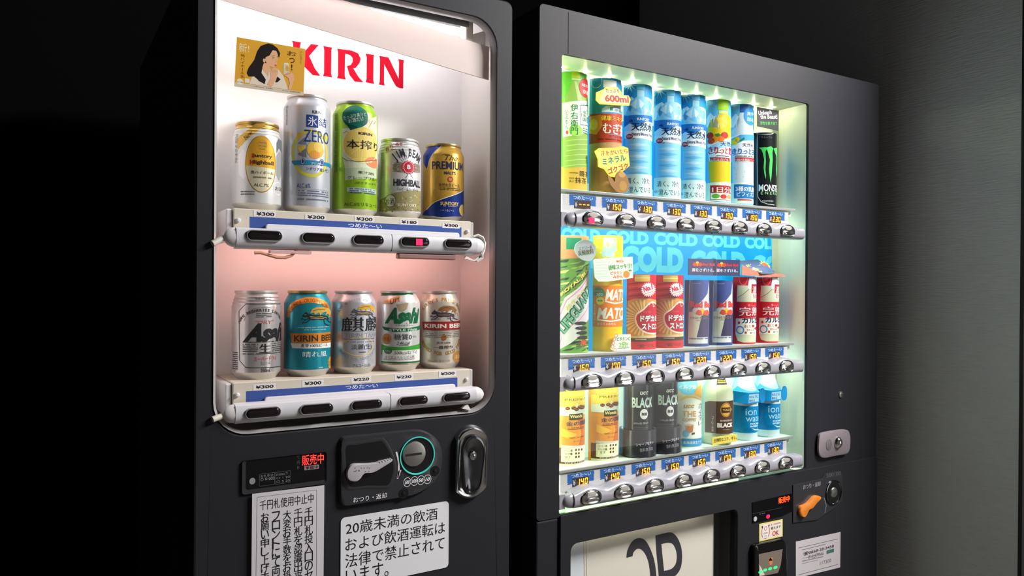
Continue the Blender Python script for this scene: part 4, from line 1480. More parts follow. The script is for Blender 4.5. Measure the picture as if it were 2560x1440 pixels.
# shelves, price strips, button bars
PEN = [1460, 1540, 1617, 1690, 1757, 1822, 1884, 1942.5]
BTN = [1482, 1564, 1640.5, 1713.5, 1783, 1848.5, 1909.5, 1968]
XPEN = [at(x, 505 + (x - 1460) * .068, 1.062).x for x in PEN]
XBTN = [at(x, 548 + (x - 1482) * .056, 1.041).x for x in BTN]
PRICES = (('---', '150', '130', '130', '130', '190', '190', '230'), ('160', '170', '150', '150', '220', '220', '150', '150'), ('140', '140', '150', '150', '150', '170', '130', '130'))
M_SHELF = mat('grey_shelf_edge', (150, 152, 150), .3)
M_SHELFTOP = mat('clear_mint_shelf', (206, 226, 212), .25)
M_AMBER = mat('amber_led_segments', (255, 170, 20), .4, emit=4.2, ergb=(255, 150, 20))
M_LEDBG = mat('amber_display_window', (62, 34, 24), .35)
PBL = (44, 98, 166)
for row in range(3):
    zs, (b0, b1) = ZSH[row], ZBAR[row]
    sh = MB().box(.7465, 1.3665, 1.0668, YS - .0004, zs - .0035, zs, M_SHELFTOP).build('shelf', VB)
    MB().box(.7465, 1.3668, 1.0632, 1.0667, zs - .0042, zs + .0012, M_SHELF).build('shelf_edge', sh, bevel=.001)
    MB().box(.7465, 1.3630, 1.073, 1.078, zs - .0145, zs - .0036, mat('pale_mint_ledge', (214, 232, 214), .35)).build('shelf_lip', sh)
    ps = MB().box(.7585, 1.3465, 1.0660, 1.0720, b1 - .006, zs - .0075, mat('price_strip_plastic', (196, 196, 196), .35)).build('price_strip', VB)
    for i, xp in enumerate(XPEN):
        P = Print(Flat(1.066), (0, 0, 1))
        zt = zs - .0078
        wv, hh = .0290, .0190
        pts = [(xp - wv, zt), (xp - wv, zt - .003)]
        k = 6
        for j in range(k):
            z_ = zt - .003 - (hh - .006) * j / k
            pts += [(xp - wv - .0012, z_ - .0004), (xp - wv + .0014, z_ - .0013)]
        pts += [(xp - wv, zt - hh), (xp - .01, zt - hh + .002), (xp + .012, zt - hh + .0022), (xp + wv, zt - hh + .001)]
        for j in range(k, 0, -1):
            z_ = zt - .003 - (hh - .006) * j / k
            pts += [(xp + wv - .0014, z_ - .0013), (xp + wv + .0012, z_ - .0004)]
        pts += [(xp + wv, zt - .003), (xp + wv, zt)]
        P.uvpoly(pts[::-1], PBL, 0)
        vs, fs = glyphs('つめた～い', .01)
        x0_, x1_ = min(v[0] for v in vs), max(v[0] for v in vs)
        k_ = .043 / (x1_ - x0_)
        P.put([(xp - .0205 + (a - x0_) * k_, zt - .0072 + b * .0076) for a, b in vs], fs, (206, 222, 238), 1)
        dx0, dx1, dz1, dz0 = xp - .0185, xp + .0175, zt - .0088, zt - .0235
        P.uvpoly([(dx0, dz0), (dx0 + .008, dz0), (dx0 + .008, dz1), (dx0, dz1)], (56, 56, 62), 1)
        P.uvpoly([(dx0 + .008, dz0), (dx1, dz0), (dx1, dz1), (dx0 + .008, dz1)], M_LEDBG, 1)
        vs, fs = glyphs('¥')
        P.put([(dx0 + .001 + a * .011, dz0 + .0025 + b * .0135) for a, b in vs], fs, (206, 206, 210), 2)
        seg7(P, PRICES[row][i], dx0 + .0085, dx1 - .002, dz0 + .0022, dz1 - .0018, M_AMBER, 3)
        P.build('price_display', ps)
    # wavy bar
    x0, x1 = .7412 if False else XL + .0008, 1.3678
    xb = at(1438, 545, 1.045).x
    top = []
    n = 150
    for i in range(n + 1):
        x = xb + (x1 - xb) * i / n
        d = min(abs(x - q) for q in XBTN)
        hgt = .0078 * max(0, math.cos(min(d / .036, 1) * math.pi / 2)) ** 1.3
        top.append((x, b1 - .0015 + hgt * (1 if x < XBTN[-1] + .036 else 0)))
    seam = (XBTN[4] + XBTN[3]) / 2 + .0355
    bar = MB()
    for sx0, sx1 in ((xb, seam - .0005), (seam + .0005, x1)):
        tt = [p for p in top if sx0 < p[0] < sx1]
        zi = lambda x: min(top, key=lambda p: abs(p[0] - x))[1]
        ol = [(sx0, b0), (sx1, b0), (sx1, zi(sx1))] + tt[::-1] + [(sx0, zi(sx0))]
        n_ = len(ol)
        zc = (b0 + b1) / 2
        Lp = []
        for y, dz in ((1.0650, 0), (1.0500, 0), (1.0452, -.0009), (1.0420, -.0034), (1.0405, -.0085)):
            Lp.append([(min(max(p[0], sx0), sx1), y, p[1] + (dz if p[1] > zc else -dz)) for p in ol])
        bar.loops(Lp, M_BARG, cap0=True, cap1=True)
    bar.box(seam - .0008, seam + .0008, 1.043, 1.063, b0 + .001, b1 - .004, M_GAP)
    bar = bar.build('button_bar', VB, smooth=50)
    # rounded left end piece
    ec = MB().box(x0, xb - .014, 1.050, 1.065, b0 + .0003, b1 - .002, M_BARG)
    Lp = []
    for t in (0, .3, .6, .8, .93, 1.0):
        k = math.sqrt(max(0, 1 - t * t)) * .9 + .1
        Lp.append([(xb - .0008 - .017 * t, 1.0425 + .0075 * (1 - k) + .010 * (1 + math.sin(a)) * k, (b0 + b1) / 2 - .0005 + (b1 - b0) / 2 * math.cos(a) * k) for a in [2 * math.pi * i / 20 for i in range(20)]])
    ec.loops(Lp, M_BARG, cap0=True, cap1=True)
    ec.build('bar_end_cap', bar, smooth=50)
    for i, xx in enumerate(XBTN):
        zc = (b0 + b1) / 2 + .0018
        ol = []
        for a in range(0, 360, 8):
            c_, s_ = math.cos(math.radians(a)), math.sin(math.radians(a))
            zr = .0136 if s_ > 0 else .0118
            ex = 2.0 if s_ > 0 else 3.0
            ol.append((xx + .0226 * math.copysign(abs(c_) ** (2 / ex), c_), zc + zr * math.copysign(abs(s_) ** (2 / ex), s_)))
        b_ = MB()
        b_.dome(ol, (xx, zc), [(1.0, 1.043), (1.0, 1.0398), (.965, 1.0388), (.92, 1.0394)], M_DKCHROME)
        b_.dome(ol, (xx, zc), [(.93, 1.0402), (.90, 1.0388), (.80, 1.0376), (.5, 1.0368), (.2, 1.0366)], M_CHROME)
        b_.dome(ell(xx + .0005, zc - .0046, .0152, .0050, 28), (xx + .0005, zc - .0044), [(1.0, 1.0385), (1.0, 1.0362), (.86, 1.0350), (.5, 1.0352), (.2, 1.0353)], M_CHROME)
        b_.dome(ell(xx - .0005, zc + .0066, .0100, .0044, 24), (xx - .0005, zc + .0066), [(1.0, 1.0380), (.98, 1.0366), (.6, 1.0363)], mat('satin_button_window', (170, 168, 160), .35))
        b_.build('button', bar, smooth=35)
        if row == 0 and i == 0:
            MB().box(xx - .0125, xx - .001, 1.0343, 1.0352, zc - .0086, zc + .0006, mat('red_sold_out_lamp', (255, 10, 50), .4, emit=5.0)).build('sold_out_lamp', bar)
    # added fill light, hidden behind the bar, to brighten the row below
    if row < 2:
        MB().box(.76, 1.36, 1.0672, 1.0712, b0 + .010, b0 + .0135, M_FILL).build('shelf_fill_strip', VB)
# clear panes between the bars
for z0, z1 in ((1.4785, ZT - .0005), (1.200, 1.4395), (1.000, 1.1590)):
    MB().box(XL + .0006, XR - .0006, 1.0572, 1.0596, z0, z1, M_PANE).build('window_pane', VB)

# sign behind the lower window
FS = (1380, 1240, 4.923)
YG = 1.075
u0 = SX0 - .0038
ub = at(1380 + 1985 / 4.923, 1300, YG).x
sign = MB().box(u0, ub, YG, YG + .003, SZ0 - .003, SZ1 + .0035, mat('ivory_sign_board', (226, 222, 208), .4)).build('sign_board', VB)
P = Print(Flat(YG), FS)
BKS = (52, 52, 60)
P.poly(quadbez([(915, 760), (915, 760), (930, 660), (985, 560), (1060, 518), (1140, 540), (1205, 640), (1260, 800), (1285, 1000), (1285, 1150), (1285, 1150), (1215, 1160), (1215, 1160), (1210, 1000), (1190, 830), (1150, 720), (1100, 660), (1050, 650), (1005, 690), (990, 742), (990, 742)], 5), BKS, 1)
P.poly(quadbez([(1272, 485), (1272, 485), (1430, 448), (1500, 465), (1560, 545), (1598, 680), (1590, 860), (1530, 970), (1440, 1010), (1380, 1020), (1380, 1020), (1385, 1160), (1385, 1160), (1325, 1170), (1325, 1170), (1310, 950), (1285, 700)], 5), BKS, 1)
P.poly(quadbez([(1345, 592), (1345, 592), (1430, 575), (1490, 600), (1530, 700), (1525, 820), (1470, 895), (1378, 920), (1378, 920), (1360, 750)], 5), (226, 222, 208), 2)
P.line([(388, 540), (400, 1150)], 4, (70, 70, 74), 1)
P.line([(415, 530), (432, 1150)], 4, (70, 70, 74), 1)
P.rect(225, 560, 386, 1180, (214, 222, 226), 0)
P.build('sign_lettering', sign)
MB().box(ub, SX1 + .0038, YG + .022, YG + .025, SZ0 - .003, SZ1 + .0035, mat('dark_green_inner_wall', (60, 76, 68), .3)).build('sign_box_wall', VB)
MB().box(ub - .0005, ub + .0015, YG, YG + .022, SZ0 - .003, SZ1 + .0035, mat('grey_board_edge', (150, 150, 150), .4)).build('sign_board_edge', VB)
MB().box(SX0 - .0036, SX1 + .0036, YB + .0062, YB + .0080, SZ0 - .003, SZ1 + .0036, M_PANE).build('sign_pane', VB)
MB().tube([(SX0, 1.068, SZ1 + .002), (SX1 - .08, 1.068, SZ1 + .002)], .002, mat('lit_sign_tube', (255, 250, 230), .4, emit=5), 8).build('sign_lamp', VB)

# controls right of the window
FR = (1840, 1160, 5.144)
YP = YB - .004


def plate(name, pts, y0, y1, m, parent, bevel=0):
    q = [fx(p, y0, FR) for p in pts]
    return MB().prism(q[::-1], y0, y1, m).build(name, parent, bevel=bevel)


ld = plate('led_display', [(212, 495), (735, 375), (735, 600), (590, 670), (215, 762)], YP - .0015, YP, M_GLOSSBLK, VB, .0004)
P = Print(Flat(YP - .0015), FR)
P.text('販売中', 548, 432, 690, 480, mat('red_orange_led_lettering', (255, 60, 20), .4, emit=4.0), 1, .015)
P.oval(412, 675, 24, 26, mat('red_status_lamp', (255, 20, 60), .4, emit=2.5), 1, 16)
P.oval(248, 706, 22, 32, (190, 190, 194), 1, 16)
P.lines(300, 640, 370, 655, 1, (110, 112, 120), 1)
P.line([(215, 640), (590, 560)], 3, (80, 80, 88), 1)
P.build('display_lettering', ld)
st = thing('bill_sticker', 'small yellow-edged sticker with a red bank note drawing and red OK', 'sticker', (1.2715, YP, .92))
q = [fx(p, YP - .0006, FR) for p in ((298, 772), (600, 710), (600, 930), (298, 1000))]
MB().prism(q[::-1], YP - .0006, YP, mat('yellow_sticker', (226, 214, 84), .5)).build('vinyl', st)
P = Print(Flat(YP - .0006), FR)
P.poly([(308, 782), (590, 722), (590, 922), (308, 988)], (226, 218, 206), 0)
P.ring(380, 870, 52, 84, 9, (190, 50, 50), 1)
P.poly([(345, 785), (415, 770), (408, 945), (345, 958)], (236, 230, 224), 2)
P.ring(380, 830, 16, 24, 7, (200, 40, 40), 3)
P.text('1000', 352, 884, 405, 892, (60, 50, 50), 3)
P.text('円', 366, 920, 392, 934, (60, 50, 50), 3)
P.rect(330, 800, 346, 818, (50, 46, 46), 3)
P.rect(414, 782, 430, 798, (50, 46, 46), 3)
P.text('新・旧1000円札', 448, 772, 575, 762, (190, 80, 80), 2)
P.text('使えます', 448, 812, 575, 816, (46, 42, 44), 2, .015)
P.text('OK', 468, 866, 550, 908, (196, 40, 44), 2, .02)
P.build('lettering', st)
# bill validator
bv = MB()
q = [fx(p, YP - .010, FR) for p in ((230, 1060), (260, 1035), (600, 965), (640, 1010), (655, 1250), (650, 1500), (232, 1560))]
bv.prism(q[::-1], YP - .012, YP, M_GLOSSBLK)
bv = bv.build('bill_validator', VB, bevel=.003)
P = Print(Flat(YP - .012), FR)
P.poly([(292, 1160), (600, 1095), (575, 1300), (540, 1400), (300, 1450)], (120, 110, 100), 0)
P.poly([(270, 1050), (282, 1110), (290, 1120), (262, 1060)], (150, 140, 132), 1)
P.poly([(420, 1210), (470, 1200), (465, 1290), (435, 1300)], (216, 130, 70), 1)
P.poly([(415, 1250), (440, 1200), (470, 1240)], (216, 130, 70), 1)
P.poly([(300, 1290), (370, 1425), (300, 1440)], (214, 206, 190), 2)
M_GREENLED = mat('green_validator_lamp', (40, 230, 110), .4, emit=1.6)
for cx_, cy_ in ((372, 1364), (437, 1346), (505, 1330), (312, 1388)):
    P.oval(cx_, cy_, 25, 18, M_GREENLED, 3, 14)
P.build('validator_face', bv)
# coin return lever and slot
cs = plate('coin_panel', [(735, 270), (1110, 190), (1150, 120), (1330, 90), (1370, 150), (1375, 470), (1280, 560), (1160, 640), (1050, 720), (735, 760)], YP - .002, YP, mat('black_coin_panel_plastic', (46, 46, 50), .28), VB, .0006)
lev = [(820, 590), (840, 545), (890, 525), (940, 490), (1000, 425), (1040, 405), (1095, 425), (1090, 450), (1040, 500), (990, 565), (940, 590), (910, 650), (880, 688), (840, 672), (822, 630)]
lp = [fx(p, YP - .008, FR) for p in quadbez(lev, 3)]
lc = (sum(p[0] for p in lp) / len(lp), sum(p[1] for p in lp) / len(lp))
MB().dome(lp, lc, [(.97, YP - .002), (1, YP - .007), (.95, YP - .009), (.85, YP - .0094)], mat('orange_lever_plastic', (226, 132, 44), .4)).build('return_lever', cs, smooth=45)
sc_ = fx((1258, 365), YP - .003, FR)
rz = (fx((1258, 205), YP - .003, FR)[1] - fx((1258, 525), YP - .003, FR)[1]) / 2
MB().lathe_y([(rz, YP - .002), (rz, YP - .0042), (rz * .92, YP - .0046), (rz * .88, YP - .003)], (sc_[0], 0, sc_[1]), M_DKCHROME, 36).build('slot_ring', cs, smooth=40)
k_ = MB().lathe_y([(rz * .88, YP - .003), (rz * .5, YP - .0026), (0, YP - .0026)], (sc_[0], 0, sc_[1]), M_BLACK, 30)
k_.lathe_y([(rz * .42, YP - .0026), (rz * .36, YP - .005), (0, YP - .0056)], (sc_[0], 0, sc_[1]), M_STEEL, 24)
k_.build('coin_slot', cs, smooth=40)
P = Print(Flat(YP - .002), FR)
P.text('おつり・返却', 862, 268, 1085, 282, (150, 148, 150), 1, .02)
P.build('coin_panel_lettering', cs)
P = Print(Flat(YP - .002), FR)
P.line([(1130, 430), (1160, 530), (1140, 630)], 12, (120, 120, 124), 1)
P.build('arrow_mark', cs)
P = Print(Flat(YP - .002), FR)
P.text('500100', 1165, 128, 1345, 140, (96, 94, 92), 1)
P.build('denomination_marks', cs)
# lock and screw
FL = (1940, 940, 4.8)
lk = [fx(p, YP - .005, FL) for p in quadbez([(520, 800), (530, 710), (570, 680), (700, 655), (820, 642), (880, 665), (900, 760), (890, 880), (850, 935), (720, 960), (590, 985), (535, 960), (518, 890)], 4)]
lc = (sum(p[0] for p in lk) / len(lk), sum(p[1] for p in lk) / len(lk))
lock = MB().dome(lk, lc, [(1.0, YP), (.99, YP - .004), (.93, YP - .005)], mat('satin_grey_lock_plate', (150, 140, 146), .4, .3)).build('lock_housing', VB, smooth=45)
kc = fx((745, 800), YP - .006, FL)
MB().lathe_y([(.0135, YP - .005), (.013, YP - .008), (.008, YP - .0125), (.003, YP - .014), (0, YP - .0142)], (kc[0], 0, kc[1]), M_CHROME, 32, .85).build('lock_knob', lock, smooth=50)
kc = fx((640, 825), YP - .006, FL)
MB().lathe_y([(.0125, YP - .0045), (.0125, YP - .0056), (.011, YP - .006), (0, YP - .006)], (kc[0], 0, kc[1]), mat('satin_grey_lock_disc', (120, 116, 120), .4, .3), 28, .8).build('lock_disc', lock, smooth=50)
kc = fx((785, 225), YB - .002, FL)
s_ = MB().lathe_y([(.0072, YB), (.0070, YB - .002), (.005, YB - .003), (0, YB - .003)], (kc[0], 0, kc[1]), M_STEEL, 24)
s_.box(kc[0] - .005, kc[0] + .005, YB - .0033, YB - .0029, kc[1] - .0008, kc[1] + .0008, M_GAP)
s_.build('screw', VB, smooth=40)
# service sticker with a telephone number
sv = thing('service_sticker', 'grey-white service sticker with telephone number beside the green-lit bill slot', 'sticker', (1.42, YP, .82))
q = [fx(p, YP - .0006, FR) for p in ((770, 1000), (1345, 875), (1340, 1330), (770, 1470))]
MB().prism(q[::-1], YP - .0006, YP, mat('grey_white_sticker', (196, 190, 194), .5)).build('vinyl', sv)
P = Print(Flat(YP - .0006), FR)
P.line([(805, 1080), (1310, 962)], 5, (80, 78, 84), 1)
P.line([(805, 1425), (1310, 1290)], 5, (80, 78, 84), 1)
P.text('☎0858-28-2458', 860, 1138, 1258, 1078, (60, 58, 66), 1, .02)
P.text('IP-KEEPING', 930, 1178, 1125, 1170, (110, 108, 114), 1)
P.line([(850, 1105), (1150, 1030)], 8, (130, 128, 134), 1)
P.line([(850, 1215), (1120, 1150)], 5, (130, 128, 134), 1)
P.line([(850, 1250), (1120, 1190)], 8, (110, 108, 114), 1)
P.line([(850, 1280), (1050, 1235)], 5, (130, 128, 134), 1)
P.text('117300', 1080, 1255, 1220, 1260, (100, 98, 104), 1)
P.rect(1165, 1112, 1258, 1130, (70, 110, 104), 2)
P.build('lettering', sv)

# ------------------------------------------------------------------ display dummies of the right machine
RD = .0335
CYD = 1.1165
FE, FF, FG, FH, FI, FJ, FK, FLr = (1380, 120, 3.6), (1560, 180, 4.0), (1740, 220, 4.2367), (1380, 570, 4.365), (1540, 570, 4.365), (1700, 600, 4.8), (1380, 940, 6.0), (1600, 920, 5.5386)
GRP = ('display drinks in the top row', 'display drinks in the middle row', 'display drinks in the bottom row')


def shell(name, label, cat, x, row, h, base, R=RD, cy=CYD, ang=78.0, clipped=True, rnd=.0):
    """half-round display card standing on its shelf"""
    z0 = ZSH[row]
    t = thing(name, label, cat, (x, cy, z0), GRP[row])
    a = math.radians(ang)
    R2 = R - .0014
    pl = [(x + R * math.sin(-a + 2 * a * i / 28), cy - R * math.cos(-a + 2 * a * i / 28)) for i in range(29)]
    pl += [(x + R2 * math.sin(a - 2 * a * i / 28), cy - R2 * math.cos(a - 2 * a * i / 28)) for i in range(29)]
    mb = MB().loops([[(p[0], p[1], z) for p in pl] for z in (z0, z0 + h)], base if isinstance(base, bpy.types.Material) else ink(base, .3))
    n = len(pl)
    for z in (z0, z0 + h):
        mb.add([(p[0], p[1], z) for p in pl], [(i, i + 1, n - 2 - i, n - 1 - i) for i in range(28)], mb.mats[0])
    mb.build('display_card', t, smooth=40)
    S = Cyl(x, cy, R)
    P = Print(S, (0, 0, 1), clip=(-R * a, R * a, z0, z0 + h) if clipped else None)
    P.lefth = True
    return t, P


def body(name, label, x, row, prof, base, cy=1.104, extra=()):
    """round-bodied display bottle"""
    z0 = ZSH[row]
    t = thing(name, label, 'bottle', (x, cy, z0), GRP[row])
    MB().lathe(prof, (x, cy, z0), base if isinstance(base, bpy.types.Material) else ink(base, .25), 40).build('bottle_body', t, smooth=40)
    R = max(p[0] for p in prof)
    S = Cyl(x, cy, R, prof, z0, [z0 + p[1] for p in prof])
    P = Print(S, (0, 0, 1))
    P.lefth = True
    return t, P, S


def clone(t, loc, label):
    o = t.copy()
    COL.objects.link(o)
    o.location = loc
    ORG[o] = Vector(loc)
    o['label'] = label
    for ch in [c for c in bpy.data.objects if c.parent == t]:
        k = ch.copy()
        COL.objects.link(k)
        k.parent = o
        for g in [c for c in bpy.data.objects if c.parent == ch]:
            gg = g.copy()
            COL.objects.link(gg)
            gg.parent = k
    return o


def sign_tag(name, parent, pts, fr, Y, m, th=.0012):
    q = [fx(p, Y, fr) for p in pts]
    o = MB().prism(q[::-1], Y, Y + th, m if isinstance(m, bpy.types.Material) else ink(m)).build(name, parent)
    return Print(Flat(Y), fr)


HT = .2125
# --- top row
t, P = shell('display_bottle', 'green tea display bottle with green columns of characters, leftmost in top row', 'bottle', .808, 0, HT, (104, 190, 58))
P.fr = FE
P.poly([(60, 1075), (340, 1065), (340, 1300), (60, 1300)], (204, 170, 72), 0)
P.rect(178, 212, 252, 275, (176, 204, 36), 1)
P.rect(178, 272, 256, 292, (196, 220, 170), 1)
P.poly([(185, 288), (250, 288), (300, 400), (335, 490), (335, 1075), (105, 1085), (92, 500), (150, 380)], (140, 176, 84), 1)
P.poly([(92, 498), (335, 482), (340, 768), (98, 806)], (216, 232, 212), 2)
P.poly([(200, 300), (220, 300), (270, 470), (230, 470)], (176, 204, 130), 2)
for k in range(6):
    P.line([(108, 840 + k * 45), (333, 826 + k * 45)], 7, (176, 206, 104), 2)
P.oval(218, 742, 62, 52, (150, 206, 90), 3)
P.vert('伊右衛門', 200, 505, 785, 66, (24, 112, 66), 4, .01)
P.vert('いえもん', 133, 552, 735, 26, (40, 110, 70), 4)
P.oval(136, 760, 11, 18, (206, 80, 60), 4)
P.line([(330, 520), (256, 516), (262, 600), (256, 690), (330, 705)], 7, (40, 110, 70), 4)
P.vert('福寿園', 290, 560, 660, 26, (40, 110, 70), 4)
P.vert('京都', 322, 545, 680, 30, (40, 110, 70), 4)
P.lines(280, 715, 332, 775, 3, (80, 140, 90), 4)
P.oval(298, 362, 46, 86, (192, 40, 40), 4)
P.text('味わう', 268, 315, 338, 345, (244, 232, 222), 5, .02)
P.text('京都', 272, 370, 336, 408, (244, 232, 222), 5, .02)
P.text('一番茶', 156, 1098, 318, 1150, (40, 40, 36), 3)
P.text('抹茶', 205, 1162, 304, 1216, (40, 40, 36), 3)
P.text('石臼', 153, 1162, 196, 1180, (40, 40, 36), 3)
P.text('挽き', 153, 1190, 196, 1208, (40, 40, 36), 3)
P.build('printed_picture', t)

t, P = shell('display_bottle', 'barley tea display bottle with orange label and yellow bubble signs', 'bottle', .8865, 0, HT, (52, 156, 212), R=.0365, cy=1.1195)
P.fr = FE
P.poly([(330, 520), (670, 520), (670, 600), (330, 600)], (52, 160, 184), 0)
P.poly([(330, 860), (690, 860), (690, 1310), (330, 1310)], (188, 152, 102), 0)
P.poly([(330, 1000), (690, 1000), (690, 1310), (330, 1310)], (196, 150, 92), 1)
P.rect(462, 288, 580, 365, (226, 232, 226), 1)
P.poly([(445, 580), (450, 545), (490, 520), (655, 525), (655, 600)], (190, 216, 222), 1)
P.poly([(335, 600), (480, 590), (662, 606), (664, 862), (335, 868)], (184, 66, 40), 2)
P.poly([(335, 620), (440, 600), (455, 700), (400, 780), (335, 770)], (222, 136, 46), 3)
P.oval(375, 690, 34, 50, (236, 176, 70), 4)
P.ring(400, 300, 46, 60, 4, (220, 236, 246), 1)
P.text('伊藤園', 560, 545, 642, 572, (50, 60, 50), 3)
for a in range(4):
    P.oval(535 + 9 * math.cos(a * 1.57 + .78), 549 + 9 * math.sin(a * 1.57 + .78), 8, 8, (40, 130, 60), 3, 10)
P.text('健康ミネラル', 440, 606, 662, 652, (240, 206, 60), 5, .03, 0, .97)
P.text('むぎ茶', 458, 672, 656, 772, (246, 240, 226), 5, .07)
P.rect(505, 772, 634, 806, (120, 190, 232), 4, .001)
P.text('カフェインゼロ', 515, 778, 625, 800, (30, 60, 110), 5)
P.lines(415, 815, 620, 832, 1, (110, 40, 26), 4)
P.build('printed_picture', t)
YT = 1.0765
T_ = sign_tag('bubble_sign', t, [(395, 470), (398, 400), (470, 368), (480, 352), (590, 352), (625, 395), (640, 425), (690, 428), (708, 465), (695, 520), (560, 515), (430, 505)], FE, YT, (244, 208, 60))
T_.poly([(420, 480), (470, 380), (590, 366), (625, 430), (694, 440), (690, 508), (560, 500), (470, 495)], (252, 236, 150), 0)
T_.slant('たっぷり', (484, 400), (606, 406), 36, (70, 50, 30), 1, .02)
T_.slant('600ml', (477, 482), (692, 496), 64, (176, 34, 30), 1, .04)
T_.build('sign_lettering', t)
T_ = sign_tag('bubble_sign', t, [(382, 930), (420, 902), (540, 898), (640, 884), (686, 900), (694, 1000), (700, 1060), (640, 1110), (570, 1165), (515, 1155), (470, 1092), (415, 1070), (412, 1000)], FE, YT, (240, 208, 66))
T_.poly([(400, 935), (640, 898), (676, 910), (684, 1050), (560, 1145), (480, 1085), (425, 1060)], (250, 226, 110), 0)
T_.slant('汗をかいたら', (442, 972), (680, 950), 46, (176, 50, 30), 1, .02)
T_.slant('ミネラル', (458, 1058), (668, 1015), 62, (30, 128, 110), 1, .03)
T_.slant('ゴクゴク', (510, 1138), (690, 1082), 56, (176, 50, 30), 1, .03)
T_.build('sign_lettering', t)
q = quadbez([(505, 1150), (520, 1215), (560, 1270), (600, 1300), (650, 1305), (685, 1275), (690, 1200), (660, 1130), (600, 1110), (572, 1160), (566, 1205), (540, 1170)], 3)
T_ = sign_tag('kettle_cutout', t, q, FE, YT - .001, mat('bronze_kettle_print', (150, 110, 56), .35), .002)
T_.oval(630, 1140, 30, 26, (190, 150, 84), 0)
T_.oval(640, 1240, 34, 44, (176, 134, 72), 0)
T_.build('sign_lettering', t)

t, P = shell('display_bottle', 'mineral water display bottle, first of the three blue ones from the left', 'bottle', 1.0375, 0, HT, (96, 186, 226))
P.fr = FF
P.poly([(300, 150), (600, 150), (600, 330), (300, 330)], (36, 150, 214), 0)
P.star(355, 180, 26, 95, 12, (150, 216, 240), 1)
P.oval(355, 180, 26, 26, (220, 242, 246), 2)
P.poly([(300, 360), (340, 320), (380, 300), (420, 340), (470, 300), (540, 310), (590, 370), (590, 480), (300, 480)], (214, 236, 244), 1)
P.poly([(330, 400), (370, 330), (390, 400), (360, 450)], (110, 176, 216), 2)
P.poly([(540, 330), (570, 380), (560, 450), (535, 400)], (110, 176, 216), 2)
P.rect(424, 168, 506, 236, (96, 194, 234), 3)
P.rect(432, 236, 500, 300, (150, 206, 230), 3)
P.poly([(432, 296), (500, 296), (545, 360), (556, 500), (556, 1100), (318, 1090), (312, 500), (350, 370)], (132, 198, 230), 2)
for tri, c_ in (([(360, 380), (430, 320), (420, 420)], (186, 222, 238)), ([(450, 320), (500, 370), (455, 430)], (196, 228, 242)), ([(400, 430), (460, 400), (480, 470)], (110, 180, 222)), ([(500, 400), (540, 440), (500, 480)], (186, 222, 238))):
    P.poly(tri, c_, 3)
P.poly([(305, 490), (600, 500), (600, 655), (305, 620)], (30, 112, 186), 3)
P.poly([(305, 600), (360, 560), (430, 600), (520, 540), (600, 560), (600, 670), (305, 640)], (190, 222, 240), 4)
P.poly([(305, 640), (600, 668), (600, 740), (305, 708)], (226, 236, 238), 4)
P.text('SUNTORY', 428, 505, 545, 530, (226, 240, 248), 5, .02)
P.text('天然水', 378, 552, 545, 630, (26, 34, 60), 6, .03, 0, .8)
P.poly([(345, 540), (380, 520), (392, 545), (360, 545)], (26, 60, 110), 5)
P.text('Natural Mineral Water', 380, 648, 540, 680, (40, 60, 100), 5, .02, 0, .72)
P.oval(356, 688, 34, 26, (168, 34, 52), 5)
P.text('550ml', 330, 678, 382, 698, (240, 226, 226), 6)
P.poly([(385, 706), (410, 700), (400, 716)], (40, 130, 60), 5)
for k in range(6):
    P.poly([(330 + 8 * (k % 2), 770 + k * 55), (440, 752 + k * 55), (548, 775 + k * 55), (440, 786 + k * 55)], (96, 178, 222) if k % 2 else (170, 214, 236), 3)
P.poly([(300, 1060), (600, 1070), (600, 1290), (300, 1270)], (200, 230, 226), 4)
P.text('清く、冷た', 330, 1092, 546, 1150, (40, 60, 84), 6)
P.text('澄んでいる', 346, 1176, 545, 1234, (50, 76, 104), 6, .0, 0, .93)
P.poly([(300, 1190), (330, 1180), (340, 1205), (310, 1215)], (120, 190, 214), 5)
P.build('printed_picture', t)
t['label'] = 'blue mineral water display bottle, middle of the three alike in the top row'
clone(t, (.9620, CYD, ZSH[0]), 'blue mineral water display bottle, nearest the barley tea in the top row')
clone(t, (1.1045, CYD, ZSH[0]), 'blue mineral water display bottle, next to the yellow fruit water')

t, P = shell('display_bottle', 'yellow fruit water display bottle with lime green cap', 'bottle', 1.1765, 0, HT, (96, 184, 224))
P.fr = FG
P.star(165, 160, 14, 70, 12, (170, 224, 242), 1)
P.poly([(110, 330), (150, 260), (190, 300), (240, 290), (240, 420), (110, 420)], (216, 236, 244), 1)
P.rect(232, 112, 342, 240, (150, 202, 22), 2)
P.rect(240, 238, 336, 282, (196, 210, 96), 2)
P.poly([(240, 280), (336, 280), (370, 330), (375, 1010), (150, 1000), (135, 860), (122, 420), (160, 340)], (214, 188, 30), 1)
P.poly([(215, 320), (300, 300), (340, 380), (260, 440)], (226, 206, 70), 2)
P.poly([(120, 600), (250, 560), (375, 520), (380, 790), (140, 780)], (226, 232, 230), 3)
P.poly([(120, 640), (240, 570), (375, 560), (375, 610), (120, 680)], (150, 200, 226), 4)
for cx_, cy_, c_ in ((148, 505, (170, 40, 40)), (305, 500, (182, 34, 40)), (200, 545, (220, 140, 30)), (265, 540, (214, 110, 30)), (160, 560, (196, 60, 40))):
    P.oval(cx_, cy_, 36, 34, c_, 5, 18)
P.poly([(195, 490), (240, 480), (266, 500), (230, 516)], (40, 130, 50), 6)
P.text('天然水', 258, 562, 375, 612, (30, 44, 70), 6, .02, 0, .9)
P.text('きりっと果実', 134, 622, 382, 704, (178, 34, 40), 7, .03, 0, .94)
P.line([(140, 700), (200, 682), (270, 684)], 5, (178, 34, 40), 6)
P.lines(212, 712, 350, 728, 1, (80, 80, 80), 6)
